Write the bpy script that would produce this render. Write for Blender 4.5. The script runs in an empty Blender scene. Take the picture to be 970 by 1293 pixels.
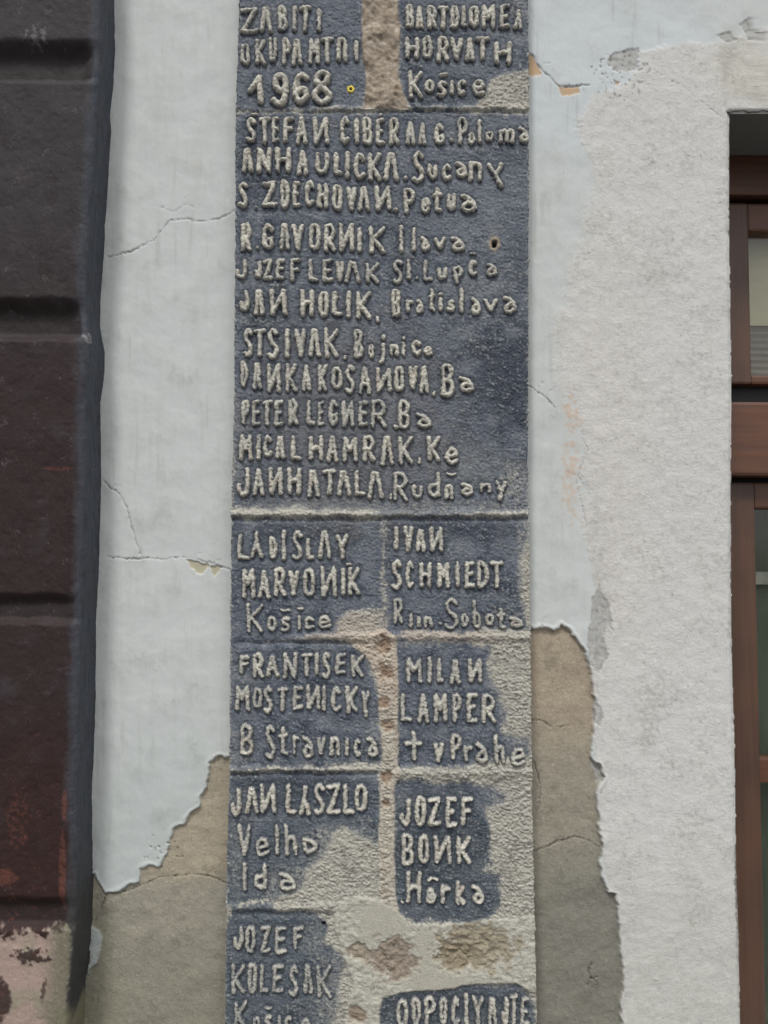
import bpy, math, random
import numpy as np

SC = bpy.context.scene
COL = SC.collection
random.seed(7)

# ------------------------------------------------------------------ camera, sky, sun, exposure
CAM_Z, CAM_D = 1.60, 1.12           # the house wall is the plane y = 0, the street is at y < 0
PITCH, ROLL, FPX = math.radians(3.3), math.radians(0.3), 1014.0
cam_data = bpy.data.cameras.new('camera')
cam_data.sensor_fit = 'VERTICAL'
cam_data.sensor_height = 24.0
cam_data.lens = 24.0 * FPX / 1293.0
cam_data.clip_start = 0.01
cam_data.clip_end = 500
cam = bpy.data.objects.new('camera', cam_data)
cam.location = (0, -CAM_D, CAM_Z)
cam.rotation_mode = 'XYZ'
import mathutils
cam.rotation_euler = (mathutils.Matrix.Rotation(math.pi/2 + PITCH, 3, 'X') @ mathutils.Matrix.Rotation(ROLL, 3, 'Z')).to_euler()
COL.objects.link(cam)
SC.camera = cam

SUN_EL, SUN_AZ = math.radians(58), math.radians(-24)      # azimuth: to the left of straight out from the wall
world = bpy.data.worlds.new('World')
SC.world = world
world.use_nodes = True
wn = world.node_tree
bgn = wn.nodes['Background']
sky = wn.nodes.new('ShaderNodeTexSky')
sky.sky_type = 'NISHITA'
sky.sun_disc = False
sky.sun_elevation = SUN_EL
sky.sun_rotation = math.pi - SUN_AZ * -1
sky.air_density = 0.7
sky.dust_density = 3.0
sky.ozone_density = 0.6
hs = wn.nodes.new('ShaderNodeHueSaturation')
hs.inputs['Saturation'].default_value = 0.22             # overcast: greyer sky
wn.links.new(sky.outputs['Color'], hs.inputs['Color'])
wn.links.new(hs.outputs['Color'], bgn.inputs['Color'])
bgn.inputs['Strength'].default_value = 0.105
sl = bpy.data.lights.new('sun', 'SUN')
sl.energy = 1.5
sl.angle = math.radians(10)
sl.color = (1.0, 0.975, 0.94)
sun = bpy.data.objects.new('sun', sl)
d = mathutils.Vector((math.sin(SUN_AZ)*math.cos(SUN_EL), -math.cos(SUN_AZ)*math.cos(SUN_EL), math.sin(SUN_EL)))
sun.rotation_euler = d.to_track_quat('Z', 'Y').to_euler()
sun.location = (-2, -3, 6)
COL.objects.link(sun)
SC.view_settings.view_transform = 'Standard'
SC.view_settings.look = 'None'
SC.view_settings.exposure = 0.52
SC.view_settings.gamma = 1.0

# ------------------------------------------------------------------ geometry of the view: photo pixel -> plane y = const
_c, _s = math.cos(PITCH), math.sin(PITCH)
_cr, _sr = math.cos(ROLL), math.sin(ROLL)
def P(px, py, y=0.0):
    px = np.asarray(px, float); py = np.asarray(py, float)
    a = (px - 485.0) / FPX; b = (646.5 - py) / FPX
    u = a*_cr - b*_sr; v = a*_sr + b*_cr
    dy = _c - v*_s; dz = _s + v*_c
    t = (CAM_D + y) / dy
    return u*t, CAM_Z + dz*t

# ------------------------------------------------------------------ numpy noise and mask helpers
def _hash(ix, iy, seed):
    h = (ix.astype(np.int64)*374761393 + iy.astype(np.int64)*668265263 + seed*1442695041) & 0xffffffff
    h = ((h ^ (h >> 13)) * 1274126177) & 0xffffffff
    h = ((h ^ (h >> 16)) * 2246822519) & 0xffffffff
    return ((h ^ (h >> 15)) & 0xffffff) / float(0xffffff)
def vnoise(x, y, seed=0):                # gradient noise, about -1..1
    x0 = np.floor(x); y0 = np.floor(y)
    fx = x - x0; fy = y - y0
    ux = fx*fx*fx*(fx*(fx*6-15)+10); uy = fy*fy*fy*(fy*(fy*6-15)+10)
    def g(i, j):
        a = _hash(x0+i, y0+j, seed)*2*math.pi
        return np.cos(a)*(fx-i) + np.sin(a)*(fy-j)
    return 1.5*((g(0,0)*(1-ux)+g(1,0)*ux)*(1-uy) + (g(0,1)*(1-ux)+g(1,1)*ux)*uy)
def fbm(x, y, sc, octv=4, seed=0, gain=0.5, ax=1.0, ay=1.0):
    """fractal noise; sc = size in photo pixels of the largest lumps"""
    x = x/(sc*ax); y = y/(sc*ay)
    out = 0; amp = 1; tot = 0
    for k in range(octv):
        out = out + amp*vnoise(x, y, seed+k*17)
        tot += amp; amp *= gain
        x, y = (x*0.8-y*0.6)*2.03+7.1, (x*0.6+y*0.8)*2.03+3.7
    return out/tot*1.35
def sm(x, a, b):
    t = np.clip((x-a)/(b-a), 0, 1)
    return t*t*(3-2*t)
def dseg(x, y, pts, pad=None):
    """distance to an open polyline"""
    d = np.full(x.shape, 1e9)
    for (x0, y0), (x1, y1) in zip(pts[:-1], pts[1:]):
        vx, vy = x1-x0, y1-y0
        L = vx*vx+vy*vy+1e-9
        t = np.clip(((x-x0)*vx+(y-y0)*vy)/L, 0, 1)
        d = np.minimum(d, (x-x0-t*vx)**2+(y-y0-t*vy)**2)
    return np.sqrt(d)
def sdf(x, y, pts, pad=45):
    """signed distance to a closed polygon, positive inside (clamped to -pad far away)"""
    xs = [p[0] for p in pts]; ys = [p[1] for p in pts]
    out = np.full(x.shape, -float(pad))
    sel = (x > min(xs)-pad) & (x < max(xs)+pad) & (y > min(ys)-pad) & (y < max(ys)+pad)
    if not sel.any(): return out
    X = x[sel]; Y = y[sel]
    d = dseg(X, Y, list(pts)+[pts[0]])
    ins = np.zeros(X.shape, bool)
    n = len(pts)
    for i in range(n):
        x0, y0 = pts[i]; x1, y1 = pts[(i+1) % n]
        if y0 == y1: continue
        c = ((y0 > Y) != (y1 > Y)) & (X < (x1-x0)*(Y-y0)/(y1-y0)+x0)
        ins ^= c
    out[sel] = np.where(ins, d, -np.minimum(d, pad))
    return out
def blob(x, y, cx, cy, rx, ry):
    return 1 - np.sqrt(((x-cx)/rx)**2+((y-cy)/ry)**2)
def lin(r, g, b, k=1.0):
    o = []
    for c in (r, g, b):
        c = c/255.0
        o.append((c/12.92 if c <= 0.04045 else ((c+0.055)/1.055)**2.4)*k)
    return np.array(o)
def mix(a, b, m):
    return a*(1-m[..., None]) + b*m[..., None]

# ------------------------------------------------------------------ object helpers
def raw_mesh(name, V, F, colors=None, smooth=True):
    me = bpy.data.meshes.new(name)
    V = np.asarray(V, np.float32); F = np.asarray(F, np.int32)
    me.vertices.add(len(V)); me.vertices.foreach_set('co', V.ravel())
    k = F.shape[1]
    me.loops.add(F.size); me.loops.foreach_set('vertex_index', F.ravel())
    me.polygons.add(len(F))
    me.polygons.foreach_set('loop_start', np.arange(0, F.size, k, dtype=np.int32))
    me.polygons.foreach_set('use_smooth', np.full(len(F), smooth))
    if colors is not None:
        at = me.color_attributes.new('albedo', 'FLOAT_COLOR', 'POINT')
        c4 = np.ones((len(V), 4), np.float32); c4[:, :3] = np.clip(colors, 0.002, 0.95)
        at.data.foreach_set('color', c4.ravel())
    me.update(calc_edges=True)
    return me
def add_obj(name, me, mat, parent=None, loc=(0, 0, 0)):
    o = bpy.data.objects.new(name, me)
    me.materials.append(mat) if len(me.materials) == 0 else None
    COL.objects.link(o)
    o.location = loc
    if parent is not None: o.parent = parent
    return o
def empty(name, loc, label, cat):
    o = bpy.data.objects.new(name, None)
    o.empty_display_size = 0.1
    o.location = loc; o['label'] = label; o['category'] = cat
    COL.objects.link(o)
    return o
WORLD_LOC = {}
def part(name, V, F, mat, parent, colors=None, smooth=True, label=None):
    """a mesh given in world coordinates, parented and with its origin at its middle"""
    V = np.asarray(V, float)
    c = (V.min(0)+V.max(0))/2
    me = raw_mesh(name, V-c, F, colors, smooth)
    pl = WORLD_LOC.get(parent.name, np.array(parent.location)) if parent is not None else np.zeros(3)
    o = add_obj(name, me, mat, parent, tuple(c-pl))
    WORLD_LOC[o.name] = c
    if label: o['label'] = label
    return o
def compact(V, F, C=None):
    used = np.zeros(len(V), bool); used[F.ravel()] = True
    idx = np.cumsum(used)-1
    return V[used], idx[F], (C[used] if C is not None else None)
def grid_faces(nr, nc):
    a = np.arange(nr*nc).reshape(nr, nc)
    # rows go down the photo, columns to the right; normals face the street (-y)
    return np.stack([a[:-1, :-1].ravel(), a[1:, :-1].ravel(), a[1:, 1:].ravel(), a[:-1, 1:].ravel()], 1)
def box_arrays(x0, x1, y0, y1, z0, z1, b=0.0):
    """a box with chamfered edges"""
    import bmesh
    bm = bmesh.new()
    r = bmesh.ops.create_cube(bm, size=1)
    for v in bm.verts:
        v.co = ((x0+x1)/2+v.co.x*(x1-x0), (y0+y1)/2+v.co.y*(y1-y0), (z0+z1)/2+v.co.z*(z1-z0))
    if b > 0:
        bmesh.ops.bevel(bm, geom=bm.edges[:], offset=b, segments=2, profile=0.6, affect='EDGES')
    return bm
def bm_part(name, bm, mat, parent, label=None, smooth=False):
    me = bpy.data.meshes.new(name)
    co = [v.co.copy() for v in bm.verts]
    mn = mathutils.Vector([min(c[i] for c in co) for i in range(3)])
    mx = mathutils.Vector([max(c[i] for c in co) for i in range(3)])
    c = (mn+mx)/2
    for v in bm.verts: v.co -= c
    bm.to_mesh(me); bm.free()
    if smooth: me.shade_smooth()
    pl = mathutils.Vector(WORLD_LOC.get(parent.name, parent.location)) if parent is not None else mathutils.Vector()
    o = add_obj(name, me, mat, parent, c-pl)
    WORLD_LOC[o.name] = np.array(c)
    if label: o['label'] = label
    return o

# ------------------------------------------------------------------ materials
def new_mat(name):
    m = bpy.data.materials.new(name); m.use_nodes = True
    return m, m.node_tree, m.node_tree.nodes['Principled BSDF']
def nz(nt, scale, detail=4, rough=0.6, vec=None, coord=None, mapscale=None):
    n = nt.nodes.new('ShaderNodeTexNoise')
    n.inputs['Scale'].default_value = scale; n.inputs['Detail'].default_value = detail
    n.inputs['Roughness'].default_value = rough
    g = nt.nodes.new('ShaderNodeNewGeometry')
    mp = nt.nodes.new('ShaderNodeMapping'); mp.inputs['Scale'].default_value = mapscale or (1, 1, 1)
    nt.links.new(g.outputs['Position'], mp.inputs['Vector'])
    nt.links.new(mp.outputs['Vector'], n.inputs['Vector'])
    return n.outputs['Fac']
def mathn(nt, op, a, b):
    n = nt.nodes.new('ShaderNodeMath'); n.operation = op
    for i, v in enumerate((a, b)):
        if isinstance(v, (int, float)): n.inputs[i].default_value = v
        else: nt.links.new(v, n.inputs[i])
    return n.outputs[0]
def scale_col(nt, col, fac):
    n = nt.nodes.new('ShaderNodeVectorMath'); n.operation = 'SCALE'
    nt.links.new(col, n.inputs[0]); nt.links.new(fac, n.inputs['Scale'])
    return n.outputs[0]
def bump(nt, bs, h, dist, strength=1.0):
    b = nt.nodes.new('ShaderNodeBump'); b.inputs['Distance'].default_value = dist
    b.inputs['Strength'].default_value = strength
    nt.links.new(h, b.inputs['Height']); nt.links.new(b.outputs['Normal'], bs.inputs['Normal'])
def attr_mat(name, rough, fine, fine_amt, bumpd, stretch=(1, 1, 1), spec=0.3, mid=120):
    m, nt, bs = new_mat(name)
    a = nt.nodes.new('ShaderNodeVertexColor'); a.layer_name = 'albedo'
    n1 = nz(nt, fine, 5, 0.65, mapscale=stretch)
    n2 = nz(nt, mid, 4, 0.6)
    f = mathn(nt, 'ADD', mathn(nt, 'MULTIPLY', mathn(nt, 'SUBTRACT', n1, 0.5), fine_amt*2),
              mathn(nt, 'MULTIPLY', mathn(nt, 'SUBTRACT', n2, 0.5), fine_amt))
    f = mathn(nt, 'ADD', f, 1.0)
    nt.links.new(scale_col(nt, a.outputs['Color'], f), bs.inputs['Base Color'])
    bs.inputs['Roughness'].default_value = rough
    bs.inputs['Specular IOR Level'].default_value = spec
    bump(nt, bs, n1, bumpd)
    return m
M_relief = attr_mat('weathered_painted_relief', 0.72, 620, 0.42, 0.0011, spec=0.35, mid=260)
M_mortar = attr_mat('rough_mortar', 0.9, 520, 0.38, 0.0013, spec=0.2, mid=200)
M_paint = attr_mat('old_limewash', 0.8, 300, 0.05, 0.0003, stretch=(1.6, 1, 0.5), spec=0.25, mid=50)
M_plaster = attr_mat('rough_plaster', 0.9, 520, 0.17, 0.0007, spec=0.2, mid=90)
M_render = attr_mat('bare_render', 0.95, 700, 0.3, 0.0008, spec=0.15, mid=160)
M_pil = attr_mat('dark_oil_paint', 0.68, 480, 0.34, 0.0007, stretch=(1, 1, 0.8), spec=0.22, mid=60)

def wood_mat(name, col, dark, horiz):
    m, nt, bs = new_mat(name)
    st = (6, 30, 130) if horiz else (130, 30, 6)
    n1 = nz(nt, 1.0, 6, 0.6, mapscale=st)
    n2 = nz(nt, 9, 3, 0.5)
    r = nt.nodes.new('ShaderNodeValToRGB')
    r.color_ramp.elements[0].position = 0.3; r.color_ramp.elements[0].color = (*dark, 1)
    r.color_ramp.elements[1].position = 0.72; r.color_ramp.elements[1].color = (*col, 1)
    nt.links.new(mathn(nt, 'ADD', mathn(nt, 'MULTIPLY', n1, 0.5), mathn(nt, 'MULTIPLY', n2, 0.5)), r.inputs['Fac'])
    nt.links.new(r.outputs['Color'], bs.inputs['Base Color'])
    bs.inputs['Roughness'].default_value = 0.45
    bump(nt, bs, n1, 0.0004)
    return m
M_wood_h = wood_mat('brown_stained_wood_rail', (0.165, 0.066, 0.033), (0.070, 0.034, 0.022), True)
M_wood_v = wood_mat('brown_stained_wood_stile', (0.125, 0.062, 0.038), (0.056, 0.033, 0.023), False)
def flat_mat(name, col, rough=0.8, amt=0.25, sc=80, stretch=(1, 1, 1)):
    m, nt, bs = new_mat(name)
    n1 = nz(nt, sc, 5, 0.6, mapscale=stretch)
    rgb = nt.nodes.new('ShaderNodeRGB'); rgb.outputs[0].default_value = (*col, 1)
    f = mathn(nt, 'ADD', mathn(nt, 'MULTIPLY', mathn(nt, 'SUBTRACT', n1, 0.5), amt*2), 1.0)
    nt.links.new(scale_col(nt, rgb.outputs[0], f), bs.inputs['Base Color'])
    bs.inputs['Roughness'].default_value = rough
    bump(nt, bs, n1, 0.0006)
    return m
M_core = flat_mat('plastered_masonry', (0.52, 0.52, 0.50), 0.9, 0.15, 60)
M_soffit = flat_mat('dark_reveal_plaster', (0.17, 0.17, 0.16), 0.9, 0.2, 40)  # darker grey plaster for the underside of the lintel
M_gap_shade = flat_mat('black_gap_shade', (0.012, 0.013, 0.014), 0.6, 0.2, 80)
M_yblind = flat_mat('yellow_cotton_blind', (0.93, 0.86, 0.56), 0.9, 0.12, 30, (1, 1, 3))
M_gblind = flat_mat('woven_brown_fabric', (0.34, 0.30, 0.22), 0.9, 0.35, 60, (0.3, 1, 5))
M_green = flat_mat('green_reflection_fabric', (0.13, 0.16, 0.11), 0.9, 0.5, 14, (1, 1, 0.5))
M_pale = flat_mat('pale_reflection_fabric', (0.42, 0.43, 0.36), 0.9, 0.5, 40)
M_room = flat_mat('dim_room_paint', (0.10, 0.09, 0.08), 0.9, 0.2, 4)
M_ground = flat_mat('grey_pavement', (0.20, 0.19, 0.18), 0.9, 0.4, 30)
M_asphalt = flat_mat('asphalt', (0.055, 0.055, 0.056), 0.9, 0.4, 60)
M_yellow = flat_mat('yellow_enamel', (0.75, 0.60, 0.06), 0.4, 0.1, 200)
M_dark = flat_mat('dark_hole', (0.02, 0.018, 0.016), 0.9, 0.1, 100)
m, nt, bs = new_mat('window_glass')
M_glass = m
bs.inputs['Base Color'].default_value = (0.97, 0.985, 0.97, 1)
bs.inputs['Roughness'].default_value = 0.02
bs.inputs['IOR'].default_value = 1.45
bs.inputs['Transmission Weight'].default_value = 1.0
n1 = nz(nt, 3.0, 2, 0.5); bump(nt, bs, n1, 0.002)

# ------------------------------------------------------------------ the lettering, traced stroke by stroke
# glyph strokes in a 0..10 box, y down; a leading ~ means a smooth curve through the points
G = {
 'Z': ['0,.6 9.5,0 5,5 0,10 10,9.6'], 'S': ['~9,1.2 5,-.3 1,1.8 3,4.3 7,5.8 9,8 5,10.3 0,9.4'],
 'A': ['0,10 4.6,0', '5,0 10,10', '2.2,6.6 8,6.6'], 'V': ['0,0 5,10 10,0'], 'Y': ['0,0 4.6,5 10,0', '4.8,5 5.4,10'],
 'Λ': ['0,10 3,0 6,0 10,10'], 'λ': ['5,0 4.6,4 0,10', '4.8,4 10,10'],
 'B': ['~0,10 0,5 0,0 6,-.2 9,2 7,4.3 2,5', '~2,5 8,5.4 10,7.5 7,10 0,10'],
 'I': ['5,0 5,10'], 'i': ['5,3.5 5,10', '5,0 5,.3'], 'l': ['5,0 5,10'], 'ı': ['5,0 5,10'],
 'T': ['0,.3 10,0', '5.2,.2 5,10'], 'O': ['~5,0 1,1.2 0,5 1,8.8 5,10 9,8.8 10,5 9,1.2 5,0'],
 'K': ['0,0 .6,10', '10,0 1,5.6', '2.6,4.8 10,10'], 'U': ['~0,0 .2,5 1,8.8 5,10 9,8.4 10,4 9.6,0'],
 'P': ['~1,10 .6,5 0,.6 6,-.2 10,2.3 7.5,5 1,5.6'], 'M': ['0,10 .6,0 4.6,5.4 9.3,0 10,10'],
 'N': ['0,10 .4,0 9.4,10 10,0'], 'И': ['0,0 .8,10 9.2,0 10,10'], 'n': ['.3,0 0,10', '~0,2.4 5,0 9.4,1.8 10,10'],
 'm': ['0,0 0,10', '~0,2 3.2,0 5,2.2 5,9', '~5,2 8,0 10,2.4 10,10'],
 'H': ['0,0 .2,10', '10,0 9.6,10', '0,6 4.5,4.6 9.8,5'], 'R': ['0,10 .4,0', '~.4,.2 6,-.3 9.2,2.3 6.5,4.9 1,5.2', '3,5.2 10,10'],
 'E': ['9.5,0 .8,.3 0,10 10,9.6', '.6,4.9 7.6,4.6'], 'F': ['10,0 .5,.3 0,10', '.4,5 8,4.6'],
 'C': ['~9.6,1.8 6,-.2 1.6,1.4 0,5 1.2,8.8 5.6,10.2 10,8.8'], 'G': ['~9.6,1.8 5,-.2 1,1.6 0,5 1.2,8.8 5.6,10.2 9.4,8.6 9.6,5.8', '9.8,5.8 6,6.2'],
 'L': ['.6,0 0,9.6 10,9.8'], 'D': ['~.4,10 0,5 .2,0 5,.3 9.4,3.2 9.4,7 5,9.8 .4,10'],
 'J': ['~9,0 10,4 8.4,8.8 4.4,10.2 .6,8.6 0,6.4'], 'j': ['~6,3 6.4,7 4,9.7 0,10', '6,0 6.2,.3'],
 '1': ['0,5.4 8,0 9.2,10'], '9': ['~9.6,4 6,5.4 1.2,4 1.2,1.2 5,-.1 9.4,1.4 10,5 8.6,8.8 4.6,10.1 0,9'],
 '6': ['~9.6,1.2 5,-.1 1,2.2 0,6 1,9 5,10.1 8.6,8.4 8,5.8 4.4,5.2 .6,6.6'],
 '8': ['~8.4,.4 4,-.2 1,2 3.4,4.4 8.2,6 10,8 6,10.2 1.8,9.4 0,7 3.4,4.9 8,2.8 8.4,.4'],
 'o': ['~5,0 1,1.5 0,5 1,8.5 5,10 9,8.5 10,5 9,1.5 5,0'], 'e': ['.6,5.6 9.4,4', '~9.4,4 7,.2 2.6,.6 0,4.6 1,8.6 5,10 10,8.6'],
 's': ['~9.4,.8 5,-.2 1,2.2 4,4.6 8.6,6.4 8,9.4 4,10.2 0,9.2'], 'c': ['~9.6,1.4 5,-.1 .8,2.4 0,5.6 2,9.2 6,10.2 10,8.6'],
 'a': ['~0,0 4,1 8.4,4.2 10,8.4', '~9.6,8.6 6,10 2,9.6 1,7 4.4,4.4 8,5.4'],
 'u': ['~0,0 .2,5 2,9.4 6,10 9,7 10,0'], 'v': ['0,0 4.6,10 10,0'], 'y': ['0,0 5,5', '10,0 8,3 5,5 10,10'],
 'ý': ['0,0 5,5', '10,0 3,10'], 't': ['4,0 4,9.6 9.6,10', '0,3 9,2.6'], '†': ['5,0 5.6,10', '0,3.6 10,3.8'], 'r': ['0,0 .6,10', '~.6,4 4,.8 10,1'],
 'h': ['0,0 .6,10', '~.6,6 4,4.2 8.6,5.2 10,10'], 'd': ['9.6,0 10,10', '~9.8,9.6 4,10 .3,8.4 1.2,5.6 9.6,5'],
 'b': ['0,0 .4,9.6', '~.4,9.8 7,10 10,7.6 6,5 .4,5.8'], 'p': ['0,1 3,10', '~0,1 6,-.2 10,2.6 7,6 1.6,6.4'],
 'k': ['0,0 .4,10', '9,2.4 1,6.4', '2,6 10,10'], '.': ['5,5 5.2,5.3'], ',': ['6,0 5,8'], 'ˇ': ['0,0 5,7 10,0'], '^': ['0,10 4,0 10,8'],
 'Q': ['~5,0 1,1.5 0,5 1,8.5 5,10 9,8.5 10,5 9,1.5 5,0', '5,3 5,7'],
 'ᴅ': ['~0,0 6,1 10,5 5,9 1,7.5 0,3', '5,9 2,10'],
}
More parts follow.
